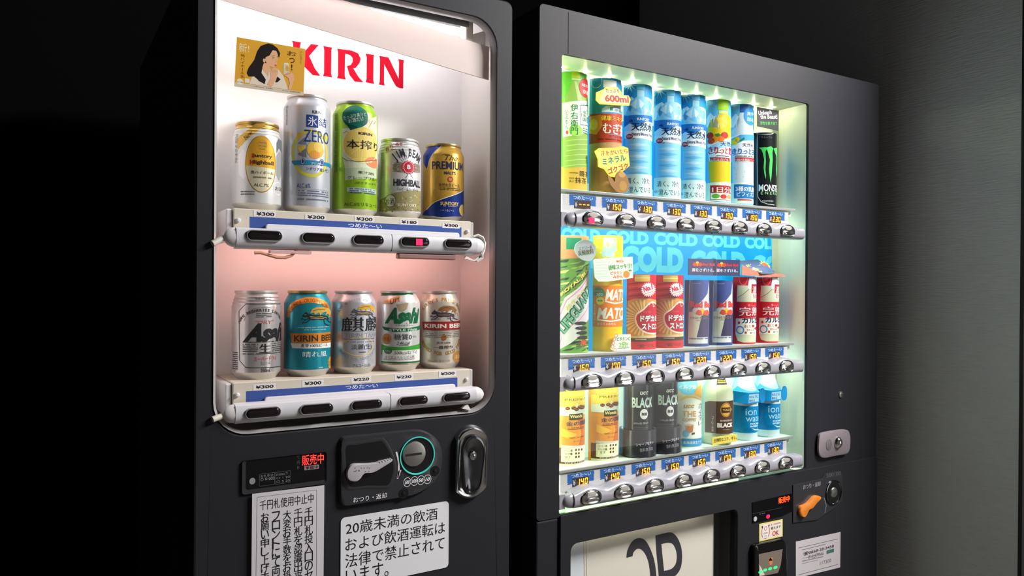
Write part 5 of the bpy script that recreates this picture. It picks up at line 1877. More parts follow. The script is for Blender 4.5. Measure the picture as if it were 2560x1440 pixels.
P.poly([(140, 738), (360, 748), (360, 784), (146, 770), (154, 754)], (150, 40, 40), 6)
P.text('1日分のビタミンC', 160, 744, 372, 776, (244, 226, 210), 7)
P.poly([(100, 1010), (390, 1000), (390, 1220), (100, 1200)], (218, 232, 206), 2)
P.rect(150, 1032, 390, 1200, (168, 40, 44), 3, .001)
P.rect(155, 1112, 390, 1194, (232, 230, 206), 4)
P.text('1日分の', 172, 1046, 372, 1108, (246, 236, 226), 5, .03, 0, .9)
P.oval(210, 1145, 42, 24, (92, 170, 60), 5)
P.oval(292, 1150, 32, 24, (190, 50, 54), 5)
P.oval(352, 1156, 24, 24, (190, 150, 90), 5)
P.build('printed_picture', t)

t, P = shell('display_bottle', 'white yoghurt water display bottle with blue cap and blue bubble', 'bottle', 1.2450, 0, HT, (110, 190, 226))
P.fr = FG
P.poly([(370, 330), (420, 270), (470, 330), (440, 420), (370, 420)], (216, 236, 244), 1)
P.star(400, 210, 10, 60, 12, (170, 224, 242), 1)
P.rect(466, 172, 552, 262, (40, 96, 176), 2)
P.poly([(466, 262), (550, 262), (600, 380), (620, 1010), (390, 1010), (375, 470), (420, 380)], (196, 214, 220), 1)
P.oval(578, 300, 54, 98, (40, 140, 206), 3)
P.text('爽やか', 540, 250, 622, 288, (230, 242, 250), 4, .02)
P.text('おいしい', 540, 308, 628, 350, (230, 242, 250), 4, .02)
for k in range(26):
    P.oval(random.uniform(400, 600), random.uniform(310, 980), 4, 5, (150, 176, 186), 2, 6)
P.poly([(370, 520), (480, 490), (610, 500), (620, 740), (385, 730)], (228, 236, 238), 3)
P.poly([(370, 545), (470, 495), (620, 505), (620, 560), (500, 560), (385, 610)], (70, 160, 216), 4)
P.poly([(370, 560), (410, 540), (440, 560), (430, 600), (380, 605)], (240, 206, 40), 5)
P.oval(435, 545, 26, 28, (232, 190, 30), 5)
P.poly([(455, 560), (510, 520), (515, 545), (470, 565)], (30, 120, 60), 5)
P.text('天然水', 492, 582, 600, 622, (30, 44, 70), 6, .02)
P.text('きりっとヨーグ', 382, 640, 610, 706, (24, 100, 176), 7, .03, 0, .75)
P.line([(390, 716), (450, 692), (520, 694)], 5, (24, 100, 176), 6)
P.lines(412, 716, 600, 732, 1, (80, 80, 80), 6)
P.poly([(408, 738), (625, 752), (625, 790), (414, 776), (420, 756)], (176, 46, 60), 6)
P.text('3種の乳酸菌ビフィズス', 424, 748, 640, 784, (246, 230, 226), 7)
P.poly([(360, 1010), (640, 1010), (640, 1230), (360, 1230)], (214, 234, 214), 2)
P.rect(402, 1022, 640, 1182, (28, 112, 180), 4, .0015)
P.text('3種の乳酸菌', 420, 1042, 632, 1096, (240, 246, 250), 5, .03, 0, .92)
P.text('ビフィズス菌', 432, 1100, 632, 1150, (240, 246, 250), 5, .02, 0, .9)
P.rect(440, 1176, 590, 1200, (186, 80, 70), 4)
P.build('printed_picture', t)

hc = at(1890, 325, 1.083).z - ZSH[0]
t, P = shell('display_can', 'black energy drink display can with green claw marks in the top row', 'can', 1.3180, 0, hc, (18, 22, 24))
P.fr = FG
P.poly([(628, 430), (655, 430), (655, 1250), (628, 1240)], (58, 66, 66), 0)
P.ring(735, 470, 92, 20, 7, (196, 206, 206), 1)
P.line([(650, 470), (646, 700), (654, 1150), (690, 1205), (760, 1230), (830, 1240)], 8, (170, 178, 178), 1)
P.text('アルミニウム', 665, 505, 805, 532, (110, 116, 116), 1)
GC = (70, 200, 90)
P.poly([(664, 632), (740, 626), (748, 650), (735, 670), (740, 780), (735, 860), (742, 930), (736, 965), (722, 900), (716, 840), (722, 760), (708, 690), (690, 650)], GC, 2)
P.poly([(742, 630), (795, 618), (818, 640), (808, 680), (812, 760), (804, 860), (800, 930), (788, 1000), (776, 900), (774, 850), (782, 760), (764, 690)], GC, 2)
P.poly([(820, 640), (870, 630), (880, 680), (866, 760), (872, 870), (850, 950), (846, 860), (852, 740), (834, 680)], GC, 2)
P.text('MONSTER', 664, 1022, 840, 1095, (222, 230, 226), 3, .02, 0, .68)
P.text('E N E R G Y', 686, 1098, 836, 1128, (150, 200, 150), 3, .01, 0, .66)
P.lines(700, 1185, 820, 1215, 1, (130, 136, 136), 2)
P.build('printed_picture', t)
T_ = sign_tag('header_sign', t, [(650, 200), (876, 242), (872, 452), (652, 405)], FG, 1.0785, mat('black_card', (24, 24, 26), .5))
T_.slant('Unleash', (662, 288), (802, 276), 44, (226, 228, 226), 1, .02)
T_.slant('the Beast!', (682, 326), (862, 326), 46, (226, 228, 226), 1, .02)
T_.slant('野性を解き放て', (680, 390), (860, 394), 36, (90, 200, 96), 1, .015)
T_.build('sign_lettering', t)

# --- middle row
h = at(1430, 588, 1.083).z - ZSH[1]
t, P = shell('display_bottle', 'camouflage-patterned energy soda display bottle with round grey sign, leftmost in middle row', 'bottle', .812, 1, h, (92, 140, 60), R=.036, cy=1.119)
P.fr = FH
P.poly([(40, 70), (400, 70), (400, 300), (300, 330), (40, 340)], (206, 140, 96), 0)
P.rect(155, 105, 320, 235, (18, 128, 96), 1)
for k in range(46):
    x, y = random.uniform(60, 420), random.choice((random.uniform(290, 820), random.uniform(1190, 1340)))
    L_, s2 = random.uniform(30, 80), random.uniform(8, 18)
    P.poly([(x - L_, y + s2), (x - L_ * .3, y - s2 * .7), (x + L_, y - L_ * .35), (x + L_ * .4, y + s2 * .5)], random.choice(((24, 66, 40), (150, 180, 80), (30, 44, 34), (60, 110, 50), (196, 206, 120))), 1)
P.poly([(60, 960), (140, 760), (300, 640), (420, 440), (425, 980), (330, 1060), (300, 1180), (200, 1260), (60, 1340)], (196, 196, 196), 2)
P.line([(60, 1020), (160, 790), (310, 660), (400, 480)], 12, (206, 120, 160), 3)
P.line([(70, 1340), (120, 1130), (300, 1000), (420, 800)], 8, (206, 120, 160), 3)
P.slant('Vitamins Royal', (110, 700), (360, 430), 30, (40, 44, 40), 4)
P.slant('ROYAL JELLY', (118, 745), (400, 440), 46, (226, 206, 90), 5, .03)
P.slant('ROYAL JELLY', (122, 752), (404, 447), 46, (30, 40, 30), 4, .05)
P.slant('超生命体飲料', (168, 905), (418, 560), 44, (196, 180, 60), 4, .03)
P.slant('LIFEGUARD', (135, 1165), (560, 690), 128, (30, 64, 54), 5, .08, .1)
P.slant('LIFEGUARD', (139, 1155), (560, 694), 112, (92, 160, 126), 6, .02, .1)
for k in range(4):
    P.oval(318 + k * 8, 1040 + k * 52, 62 - 4 * k, 20, (46, 46, 48), 5, 14)
P.star(342, 1250, 18, 44, 9, (196, 80, 40), 6)
P.lines(262, 1230, 410, 1300, 4, (60, 60, 62), 5)
P.build('printed_picture', t)
cp_ = quadbez([(250, 240), (262, 180), (310, 142), (370, 132), (430, 150), (475, 205), (478, 275), (450, 335), (400, 362), (330, 345), (280, 300)], 3)
T_ = sign_tag('round_sign', t, cp_, FH, 1.0725, (168, 182, 184), .002)
T_.slant('エナジー系', (295, 246), (438, 226), 38, (76, 86, 16), 1, .02)
T_.slant('炭酸飲料', (287, 306), (456, 282), 58, (76, 86, 16), 1, .03)
T_.build('sign_lettering', t)

h = at(1520, 588, 1.083).z - ZSH[1]
t, P = shell('display_bottle', 'orange vitamin soda display bottle with white lettering and white hanging sign', 'bottle', .8925, 1, h, (250, 196, 20))
P.fr = FH
P.poly([(420, 60), (780, 60), (780, 330), (420, 330)], (246, 226, 50), 0)
for k in range(10):
    P.oval(random.uniform(460, 740), random.uniform(110, 320), 13, 15, (250, 238, 120), 1, 12)
P.rect(560, 105, 705, 225, (214, 232, 226), 1)
P.poly([(550, 222), (705, 226), (712, 250), (680, 262), (680, 320), (545, 316), (545, 260)], (190, 226, 236), 1)
P.poly([(420, 628), (800, 632), (800, 1070), (415, 1072)], (242, 128, 24), 2)
P.text('MATCH', 580, 668, 800, 792, (250, 244, 232), 4, .035, .22, .78)
P.text('MATCH', 492, 868, 792, 990, (250, 244, 232), 4, .035, .22, .86)
P.line([(580, 800), (680, 822), (800, 800)], 16, (250, 244, 232), 4)
P.line([(495, 1000), (640, 1018), (800, 985)], 16, (250, 244, 232), 4)
P.text('ビタミンみかん', 498, 1030, 695, 1058, (250, 232, 206), 4, .02)
P.vert('微炭酸・無果汁', 465, 830, 1045, 26, (244, 196, 120), 4)
P.poly(quadbez([(458, 690), (480, 655), (530, 650), (575, 690), (578, 740), (520, 755), (470, 735)], 3), (40, 140, 84), 4)
P.text('ビタミンC', 464, 678, 545, 696, (240, 240, 226), 5)
P.text('2倍!', 484, 706, 556, 746, (240, 240, 226), 5, .03)
P.star(525, 795, 38, 48, 14, (244, 232, 60), 4)
P.text('微炭酸', 498, 782, 552, 802, (30, 110, 60), 5, .02)
P.build('printed_picture', t)
T_ = sign_tag('hanging_sign', t, [(452, 350), (470, 336), (600, 328), (880, 312), (886, 545), (610, 585), (510, 585), (470, 540)], FH, 1.0745, (212, 226, 210), .0016)
for k in range(6):
    T_.line([(470, 375 + k * 32), (600, 370 + k * 32)], 4, (180, 198, 184), 0)
T_.text('MATCH', 700, 350, 780, 376, (226, 112, 40), 1, .05, .2)
T_.slant('後味スッキリ!', (618, 462), (868, 436), 56, (60, 150, 60), 1, .04)
T_.slant('ビタミン', (640, 512), (768, 504), 38, (226, 112, 40), 1, .03)
T_.slant('みかん', (668, 552), (776, 546), 36, (226, 112, 40), 1, .03)
T_.oval(812, 505, 34, 38, (238, 136, 44), 1)
T_.oval(852, 464, 18, 9, (70, 150, 60), 1, 14)
T_.build('sign_lettering', t)
T_ = sign_tag('corner_sign', t, [(690, 1165), (858, 1160), (862, 1330), (680, 1345), (640, 1320), (670, 1240)], FH, 1.0755, (226, 236, 214), .0016)
for k, (x, y) in enumerate(((700, 1175), (678, 1215), (668, 1255), (662, 1295), (686, 1330))):
    T_.ring(x, y, 15, 17, 6, (214, 110, 70), 1, 16)
T_.text('ビタミンC', 708, 1190, 850, 1226, (50, 130, 80), 1, .02)
T_.text('2倍!', 732, 1242, 822, 1302, (120, 190, 60), 1, .05)
T_.lines(716, 1308, 842, 1322, 1, (120, 130, 110), 1)
T_.build('sign_lettering', t)

h = at(1600, 686, 1.083).z - ZSH[1]
t, P = shell('display_bottle', 'dark red vitamin drink display bottle with starburst, beside the orange soda', 'bottle', .9740, 1, h, (196, 36, 56), R=.0345)
P.fr = FI
P.rect(205, 512, 370, 585, (206, 176, 84), 1)
P.line([(205, 545), (370, 545)], 10, (236, 216, 140), 2)
for k in range(5):
    P.line([(135, 612 + k * 34), (230, 600 + k * 34), (300, 596 + k * 32)], 15, (216, 60, 80) if k % 2 else (150, 16, 40), 1)
P.poly([(125, 800), (200, 770), (330, 765), (440, 790), (446, 1180), (120, 1180)], (206, 150, 80), 1)
for k in range(16):
    a = math.pi * (.5 + k / 15.0)
    P.poly([(300, 980), (300 + 220 * math.cos(a), 980 + 200 * math.sin(a)), (300 + 220 * math.cos(a + .09), 980 + 200 * math.sin(a + .09))], (232, 200, 130), 2)
P.poly(quadbez([(390, 800), (300, 880), (225, 930), (205, 1000), (240, 1090), (330, 1150), (430, 1160), (470, 1100), (470, 880)], 3), (250, 226, 206), 3)
P.poly(quadbez([(390, 815), (305, 895), (235, 945), (222, 1000), (255, 1080), (335, 1135), (430, 1140), (470, 1090), (470, 890)], 3), (186, 30, 52), 4)
P.line([(360, 840), (375, 815), (400, 820), (405, 860), (420, 850)], 10, (246, 226, 210), 5)
P.text('ファイト', 295, 905, 380, 928, (236, 140, 110), 5)
P.text('ドデカミン', 262, 948, 446, 1028, (40, 20, 24), 5, .1, 0, .85)
P.text('ドデカミン', 264, 950, 446, 1024, (250, 242, 236), 6, .05, 0, .85)
P.text('ストロング', 274, 1034, 446, 1118, (40, 20, 24), 5, .1, 0, .85)
P.text('ストロング', 276, 1036, 446, 1114, (250, 242, 236), 6, .05, 0, .85)
P.poly([(115, 1170), (450, 1165), (450, 1190), (115, 1200)], (214, 190, 140), 5)
P.poly([(115, 1200), (450, 1190), (450, 1230), (115, 1238)], (74, 60, 50), 5)
P.lines(210, 1208, 330, 1226, 1, (206, 196, 170), 6)
P.poly([(115, 1238), (450, 1230), (450, 1345), (115, 1345)], (200, 40, 54), 5)
P.text('"超"元気ハツ', 235, 1268, 446, 1306, (96, 70, 40), 6, .04, 0, .94)
P.build('printed_picture', t)
T_ = Print(Flat(1.0765), FI)
T_.star(355, 672, 66, 84, 22, (240, 196, 206), 0)
T_.star(355, 672, 60, 76, 22, (246, 220, 224), 1)
T_.slant('No.1', (305, 704), (402, 668), 62, (200, 30, 54), 2, .05)
T_.line([(305, 722), (410, 690)], 8, (214, 140, 90), 2)
T_.line([(310, 742), (400, 716)], 6, (226, 160, 120), 2)
T_.build('starburst_sign', t)
clone(t, (1.0455, CYD, ZSH[1]), 'dark red vitamin drink display bottle with starburst, beside the navy cans')

h = at(1745, 700, 1.083).z - ZSH[1]
t, P = shell('display_can', 'navy and silver energy drink display can, the left one of two alike', 'can', 1.1215, 1, h, (52, 70, 122), R=.0315)
P.fr = FJ
P.poly([(112, 470), (150, 455), (330, 455), (345, 480), (335, 1240), (100, 1240)], (74, 88, 146), 0)
P.poly([(112, 865), (330, 640), (345, 500), (345, 860)], (200, 206, 206), 1)
P.poly([(110, 862), (345, 862), (260, 860), (200, 1200), (100, 1210)], (206, 208, 186), 1)
P.poly([(262, 905), (345, 905), (340, 1225), (185, 1225)], (70, 66, 96), 2)
P.poly([(112, 470), (160, 470), (150, 860), (110, 865)], (96, 110, 166), 1)
P.ring(232, 455, 112, 12, 7, (206, 214, 222), 2)
P.line([(125, 470), (112, 560), (100, 1220)], 6, (190, 200, 214), 2)
P.rect(100, 1165, 330, 1240, (196, 200, 200), 3)
P.lines(110, 1172, 330, 1200, 1, (90, 96, 110), 4)
P.text('Red Bull', 122, 735, 345, 812, (212, 66, 66), 4, .05, 0, .86)
P.oval(268, 855, 26, 32, (236, 186, 50), 4)
P.poly([(190, 880), (215, 835), (255, 850), (265, 895), (235, 905)], (214, 80, 56), 5)
P.poly([(350, 880), (325, 835), (285, 850), (272, 895), (305, 905)], (214, 80, 56), 5)
P.text('ENERGY', 120, 920, 300, 948, (150, 130, 110), 4, .0, 0, .8)
P.lines(190, 960, 240, 975, 1, (150, 130, 110), 4)
P.text('ゲンキをカラダに', 132, 512, 250, 528, (190, 198, 214), 4)
P.build('printed_picture', t)
T_ = sign_tag('header_sign', t, [(102, 222), (438, 232), (438, 428), (100, 420)], FJ, 1.0785, mat('navy_card', (56, 60, 100), .4), .0012)
T_.oval(208, 285, 22, 28, (236, 186, 50), 1)
T_.poly([(145, 300), (165, 268), (200, 280), (205, 310), (175, 318)], (206, 70, 50), 2)
T_.poly([(270, 300), (250, 268), (215, 280), (210, 310), (240, 318)], (206, 70, 50), 2)
T_.text('Red Bull', 272, 275, 415, 312, (196, 56, 62), 1, .04)
T_.text('翼をさずける。', 143, 338, 410, 384, (226, 226, 230), 1, .04)
T_.build('sign_lettering', t)
o2 = clone(t, (1.1890, CYD, ZSH[1]), 'navy and silver energy drink display can, the right one of two alike')

h = at(1865, 692, 1.083).z - ZSH[1]
t, P = shell('display_bottle', 'red and cream milk drink display bottle, the left one under the folded navy sign', 'bottle', 1.2595, 1, h, (200, 52, 66), R=.0312)
P.fr = FJ
P.poly([(690, 545), (945, 550), (935, 745), (680, 740)], (206, 216, 186), 0)
P.ring(760, 450, 50, 90, 8, (226, 120, 130), 1)
P.poly([(830, 452), (935, 450), (940, 570), (820, 585), (810, 575)], (214, 224, 226), 2)
P.poly([(820, 590), (690, 690), (685, 720), (935, 745), (940, 580)], (206, 210, 182), 1)
P.line([(826, 590), (760, 650), (690, 690)], 5, (120, 60, 50), 2)
P.rect(858, 530, 945, 640, (176, 40, 56), 3)
P.text('濃く', 868, 555, 960, 638, (240, 230, 226), 4, .02, 0, .8)
P.rect(852, 640, 945, 712, (226, 222, 206), 3)
P.text('甘ず', 870, 650, 965, 700, (150, 60, 60), 4, .02, 0, .75)
P.poly([(680, 745), (935, 752), (925, 945), (670, 940)], (190, 36, 52), 3)
P.text('Asahi', 845, 775, 900, 795, (226, 110, 110), 4, .02, .2)
P.oval(828, 783, 14, 16, (230, 110, 120), 4)
P.text('完熟', 708, 800, 915, 915, (140, 20, 36), 5, .06)
P.text('完熟', 710, 802, 913, 910, (242, 226, 222), 6, .025)
P.poly([(670, 940), (925, 920), (915, 1135), (665, 1130)], (226, 228, 214), 3)
P.text('カルピス', 742, 930, 918, 1000, (26, 40, 90), 5, .03, 0, .76)
P.text('濃くて', 768, 1015, 846, 1052, (200, 110, 90), 5, .02)
P.text('甘れふる', 800, 1065, 882, 1092, (200, 110, 90), 5, .01)
P.ring(722, 1080, 42, 42, 12, (60, 130, 190), 5)
for x, y in ((708, 992), (788, 1112), (876, 1032), (905, 1060)):
    P.oval(x, y, 14, 16, (176, 70, 60), 5, 14)
P.text('果汁3%', 836, 1106, 902, 1126, (110, 90, 80), 5)
P.poly([(665, 1130), (915, 1135), (905, 1225), (760, 1230), (690, 1210)], (196, 200, 168), 3)
P.poly([(660, 1130), (690, 1205), (745, 1232), (660, 1235)], (176, 40, 46), 4)
P.build('printed_picture', t)
o3 = clone(t, (1.3315, CYD, ZSH[1]), 'red and cream milk drink display bottle, rightmost in the middle row')
# folded promotion board over the two of them
a_ = [fx(p, 1.086, FJ) for p in ((748, 258), (1020, 236), (1145, 385), (985, 405))]
q0, q1 = Vector((a_[0][0], 1.104, a_[0][1])), Vector((a_[1][0], 1.104, a_[1][1]))
d0 = at(1700 + 985 / 4.8, 600 + 405 / 4.8, 1.074)
d1 = at(1700 + 1145 / 4.8, 600 + 385 / 4.8, 1.074)
brd = MB()
brd.add([q0, q1, d1, d0, q0 + Vector((0, .001, .001)), q1 + Vector((0, .001, .001)), d1 + Vector((0, .001, .001)), d0 + Vector((0, .001, .001))],
        [(0, 1, 2, 3), (7, 6, 5, 4), (0, 4, 5, 1), (1, 5, 6, 2), (2, 6, 7, 3), (3, 7, 4, 0)], mat('navy_fold_board', (44, 66, 120), .45))
ob = brd.build('fold_board', t)
q = [at(1700 + x / 4.8, 600 + y / 4.8, 1.078) for x, y in ((748, 300), (985, 402), (1220, 405), (1285, 438), (1000, 440), (745, 420))]
MB().prism([(p.x, p.z) for p in q][::-1], 1.0785, 1.0795, mat('salmon_fold_board', (232, 130, 110), .45)).build('fold_board_front', t)
T_ = Print(Tilt(q0, q1 - q0, d0 - q0), FJ)
T_.slant('まるで', (786, 300), (850, 286), 30, (236, 226, 60), 1, .03)
T_.slant('完熟', (870, 330), (960, 295), 46, (236, 226, 60), 1, .03)
T_.slant('濃厚桃', (800, 355), (890, 335), 34, (240, 226, 226), 1, .03)
T_.slant('コラボ!', (915, 362), (995, 345), 36, (236, 226, 60), 1, .03)
T_.star(1022, 302, 36, 58, 9, (244, 190, 70), 1)
T_.oval(1022, 302, 32, 32, (230, 80, 60), 2)
T_.build('board_lettering', t)

# --- bottom row
h = ZBAR[1][0] + .004 - ZSH[2]
t, P = shell('display_can', 'golden coffee display can with brown base card, leftmost in bottom row', 'can', .806, 2, h, (222, 160, 60), R=.0335)
P.fr = FK
P.poly([(60, 240), (560, 235), (560, 300), (60, 310)], (230, 176, 80), 0)
P.poly([(60, 320), (540, 296), (540, 370), (480, 420), (60, 470)], (240, 210, 90), 1)
P.text('PREMIUM', 190, 340, 500, 376, (84, 74, 44), 3)
P.poly([(60, 470), (200, 470), (350, 450), (540, 440), (540, 560), (60, 590)], (216, 230, 214), 2)
for x, y in ((235, 488), (325, 480), (370, 500), (425, 462), (460, 470)):
    P.oval(x, y, 36, 26, (120, 60, 30), 3, 18)
    P.line([(x - 24, y - 6), (x + 20, y + 8)], 6, (206, 150, 90), 4)
P.star(375, 440, 12, 70, 8, (250, 240, 190), 3)
P.rect(258, 572, 458, 640, (60, 56, 24), 4)
P.text('Wonda', 270, 584, 448, 634, (230, 216, 130), 5, .04, .1)
P.poly([(130, 660), (540, 640), (540, 1030), (140, 1040)], (226, 150, 44), 1)
P.poly([(380, 640), (540, 640), (540, 1030), (400, 1035), (440, 860)], (196, 106, 40), 2)
P.poly([(140, 780), (260, 830), (380, 880), (260, 940), (140, 900)], (240, 186, 60), 2)
P.text('金の微糖', 208, 682, 496, 752, (20, 54, 92), 5, .012, 0, .97)
P.lines(235, 772, 470, 815, 2, (130, 80, 30), 4)
P.text('“高級豆しあわせ微糖”', 246, 918, 470, 940, (110, 50, 20), 5)
P.text('コーヒー', 316, 968, 428, 994, (110, 50, 20), 5)
P.poly([(130, 1030), (520, 1020), (520, 1050), (140, 1070)], (206, 206, 196), 3)
P.poly([(60, 1066), (540, 1045), (540, 1265), (440, 1295), (60, 1300)], (92, 58, 46), 4)
P.poly([(60, 1305), (440, 1300), (540, 1270), (540, 1345), (60, 1345)], (216, 236, 186), 4)
P.rect(138, 1078, 516, 1236, (234, 238, 196), 5, .0012)
for k, t_ in enumerate(('コーヒー感', 'ミルク感', '甘 さ')):
    P.text(t_, 164 + (k == 2) * 34, 1100 + 50 * k, 304 - (k == 2) * 30, 1134 + 50 * k, (80, 50, 36), 6, .01)
    for j in range(5):
        c_ = (100, 56, 34) if j < 3 - (k > 0) else (206, 210, 176)
        P.oval(358 + j * 42, 1108 + 52 * k - j * 4, 13, 18, c_, 6, 14)
P.text('※当社調べによる商品イメージ', 190, 1266, 510, 1270, (230, 220, 206), 6)
P.build('printed_picture', t)
clone(t, (.8840, CYD, ZSH[2]), 'golden coffee display can with brown base card, next to the black bottles')

h = ZBAR[1][0] + .006 - ZSH[2]
BLK = mat('black_gloss_bottle', (42, 46, 50), .2)
t, P, S = body('display_bottle', 'black coffee display bottle with wide black base sleeve, left one of two', .9600, 2, [(.0, 0), (.0260, 0), (.0270, .004), (.0272, .03), (.0272, h - .0), (0, h)], BLK, cy=1.0985)
P.fr = FK
P.text('ucc', 1322, 232, 1440, 284, (226, 232, 230), 2, .03, .25)
P.text('BLACK', 1200, 318, 1446, 474, (200, 226, 216), 2, .035, 0, .72)
P.oval(1382, 572, 58, 78, (226, 232, 226), 2)
P.text('無糖', 1344, 548, 1422, 596, (40, 40, 44), 3, .04)
P.slant('Wholly Bean', (1228, 735), (1440, 722), 40, (190, 196, 196), 2, 0, .3)
P.text('ROASTED COFFEE', 1190, 758, 1440, 780, (110, 112, 114), 2)
P.lines(1215, 795, 1430, 812, 1, (96, 98, 100), 2)
P.lines(1240, 845, 1420, 862, 1, (90, 92, 94), 2)
P.poly([(1128, 890), (1440, 880), (1440, 905), (1340, 930), (1128, 925)], (190, 206, 200), 2)
P.build('printed_label', t)
sx, sy, sz = .9600, 1.0985, ZSH[2]
MB().lathe([(.031, .001), (.0355, .001), (.0350, .047), (.0345, .050), (.0305, .050)], (sx, sy, sz), mat('black_sleeve_card', (52, 54, 60), .22), 40).build('base_sleeve', t, smooth=40)
P = Print(Cyl(sx, sy, .0355), FK)
P.slant('シャープなキレ', (1262, 1058), (1520, 1010), 50, (216, 220, 222), 1, .01)
P.slant('香料無添加', (1318, 1142), (1510, 1110), 56, (170, 174, 178), 1)
P.build('sleeve_lettering', t)
clone(t, (1.0255, sy, sz), 'black coffee display bottle with wide black base sleeve, beside the white coffee carton')

t, P = shell('display_bottle', 'white cafe au lait display bottle with blue bubble and cup picture', 'bottle', 1.0990, 2, h, (222, 232, 218))
P.fr = FLr
P.poly([(520, 180), (880, 180), (880, 470), (700, 400), (520, 470)], (216, 206, 170), 0)
P.oval(670, 250, 138, 125, (110, 196, 232), 2)
P.text('ミルク感', 545, 226, 778, 286, (246, 250, 250), 3, .05)
P.poly([(780, 260), (850, 230), (872, 330), (850, 420), (740, 360)], (236, 176, 70), 2)
P.poly([(560, 440), (640, 380), (740, 385), (850, 450), (760, 410), (640, 410)], (230, 180, 80), 2)
P.text('ucc', 606, 506, 750, 552, (190, 140, 50), 3, .03, .2)
P.text('THE', 588, 592, 776, 672, (200, 156, 84), 3, .02)
P.text('COFFEE', 588, 690, 778, 734, (200, 156, 84), 3, .01)
P.vert('カフェオレ', 828, 490, 800, 42, (96, 110, 130), 3)
P.vert('コク深ミルク', 862, 490, 960, 24, (130, 146, 160), 3)
P.poly([(628, 795), (742, 780), (730, 880), (690, 900), (650, 895)], (190, 120, 70), 3)
P.oval(685, 790, 56, 14, (226, 176, 120), 4)
P.ring(625, 815, 18, 26, 5, (226, 226, 216), 4, 16)
P.oval(634, 910, 46, 50, (90, 176, 206), 3)
P.oval(728, 910, 12, 16, (70, 46, 36), 3, 10)
P.oval(748, 905, 10, 16, (70, 46, 36), 3, 10)
P.poly([(560, 970), (870, 955), (870, 1065), (560, 1085)], (70, 146, 190), 3)
P.text('北海道産生クリーム', 596, 1010, 866, 1052, (226, 240, 244), 4, .01, 0, .96)
P.poly([(540, 1085), (890, 1065), (890, 1130), (540, 1130)], (214, 236, 206), 2)
P.build('printed_picture', t)

t, P, S = body('display_bottle', 'brown-labelled black coffee display bottle with round gold badge', 1.1780, 2,
               [(.0, 0), (.0300, 0), (.0318, .003), (.0318, .098), (.0300, .112), (.0215, .126), (.0195, .131), (.0195, .146), (0, .146)], mat('pale_green_bottle', (206, 216, 190), .25), cy=1.1035)
P.fr = FLr
P.poly([(900, 470), (965, 455), (1290, 440), (1290, 890), (965, 895), (900, 890)], (84, 62, 50), 1)
P.ring(1192, 580, 64, 96, 8, (216, 166, 70), 3)
P.oval(1192, 580, 56, 86, (226, 176, 84), 2)
P.poly([(1125, 548), (1262, 538), (1262, 612), (1125, 622)], (66, 48, 40), 3)
P.text("TULLY'S", 1142, 566, 1262, 596, (226, 176, 84), 4, .03, 0, .95)
P.text("BARISTA'S", 1112, 718, 1262, 742, (226, 220, 210), 3, .02, 0, .95)
P.text('BLACK', 1068, 762, 1272, 824, (240, 236, 228), 3, .06, 0, .96)
P.vert('コーヒー無糖', 1006, 665, 880, 30, (214, 206, 196), 3)
P.lines(1145, 850, 1240, 862, 1, (190, 180, 170), 3)
P.lines(1000, 905, 1240, 935, 2, (150, 150, 140), 2)
P.poly([(1060, 165), (1250, 150), (1250, 232), (1060, 240)], (44, 36, 30), 1)
P.lines(1075, 178, 1235, 220, 2, (206, 176, 60), 2)
P.build('printed_label', t)
T_ = sign_tag('shelf_sign', t, [(998, 968), (1345, 912), (1350, 1010), (1002, 1075)], FLr, 1.0622, (232, 214, 96), .0014)
T_.slant('圧倒的なコク、キレ。', (1022, 1032), (1338, 985), 52, (50, 46, 36), 1, .01)
T_.build('sign_lettering', t)

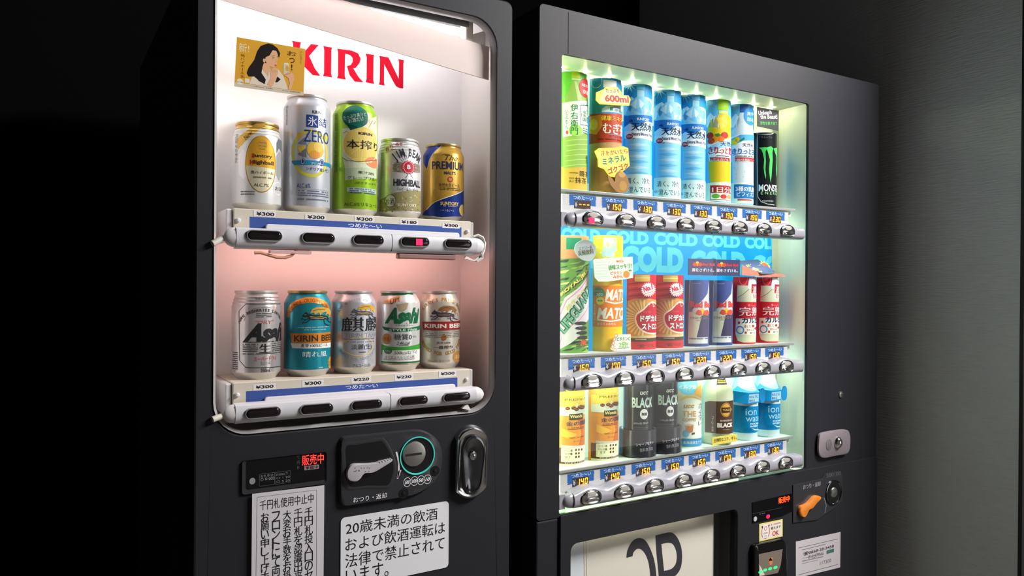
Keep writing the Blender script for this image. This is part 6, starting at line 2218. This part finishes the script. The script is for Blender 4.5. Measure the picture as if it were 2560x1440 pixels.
IB = (0, 132, 190)
t, P, S = body('display_bottle', 'blue-label water display bottle with neck tag, beside the brown-labelled bottle', 1.2570, 2,
               [(.0, 0), (.0260, 0), (.0285, .004), (.0280, .018), (.0295, .026), (.0295, .092), (.027, .102), (.020, .118), (.0175, .126), (.0175, .150), (0, .150)], mat('frosted_clear_bottle', (206, 232, 236), .2), cy=1.104)
P.fr = FLr
P.poly([(1250, 490), (1640, 520), (1640, 880), (1250, 870)], IB, 1)
P.text('ion', 1462, 560, 1612, 655, (180, 226, 236), 2)
P.text('water', 1464, 672, 1630, 745, (180, 226, 236), 2, 0, 0, .72)
P.text('POCARI', 1528, 765, 1622, 788, (206, 236, 240), 2, .04, 0, .78)
P.text('SWEAT', 1524, 798, 1622, 822, (206, 236, 240), 2, .04, 0, .88)
P.poly([(1540, 832), (1610, 850), (1640, 840), (1640, 858), (1590, 864)], (226, 240, 244), 2)
P.build('printed_label', t)
f_ = FLr
TB = mat('blue_neck_tag', (0, 140, 206), .35)
tg = MB()
yf = 1.0715
A = [fx(p, yf, f_) for p in ((1500, 345), (1655, 335), (1650, 478), (1492, 498))]
tg.prism(A[::-1], yf, yf + .001, TB)
lx, lz = fx((1292, 318), 1.085, f_), fx((1300, 480), 1.085, f_)
tg.add([(A[0][0], yf, A[0][1]), (A[3][0], yf, A[3][1]), (lz[0], 1.088, lz[1] + .001), (lx[0], 1.088, lx[1])], [(0, 1, 2, 3)], TB)
up0, up1 = fx((1380, 290), 1.108, f_), fx((1600, 300), 1.108, f_)
tg.add([(A[0][0], yf, A[0][1]), (A[1][0], yf, A[1][1]), (up1[0], 1.108, up1[1] + .012), (up0[0], 1.108, up0[1] + .012), (lx[0], 1.088, lx[1])], [(0, 1, 2, 3, 4)], TB)
tg.prism(ell(*fx((1690, 380), yf + .004, f_), .0085, .0155, 24, 2.6), yf + .003, yf + .004, TB)
tg.build('neck_tag', t)
T_ = Print(Flat(yf), f_)
T_.poly([(1512, 368), (1645, 354), (1642, 462), (1506, 482)], (160, 214, 236), 0)
T_.text('水のように', 1512, 384, 1632, 412, (20, 60, 120), 1, .02)
T_.text('飲める', 1512, 436, 1588, 466, (20, 60, 120), 1, .02)
T_.build('tag_lettering', t)
clone(t, (1.3265, 1.104, ZSH[2]), 'blue-label water display bottle with neck tag, rightmost in bottom row')
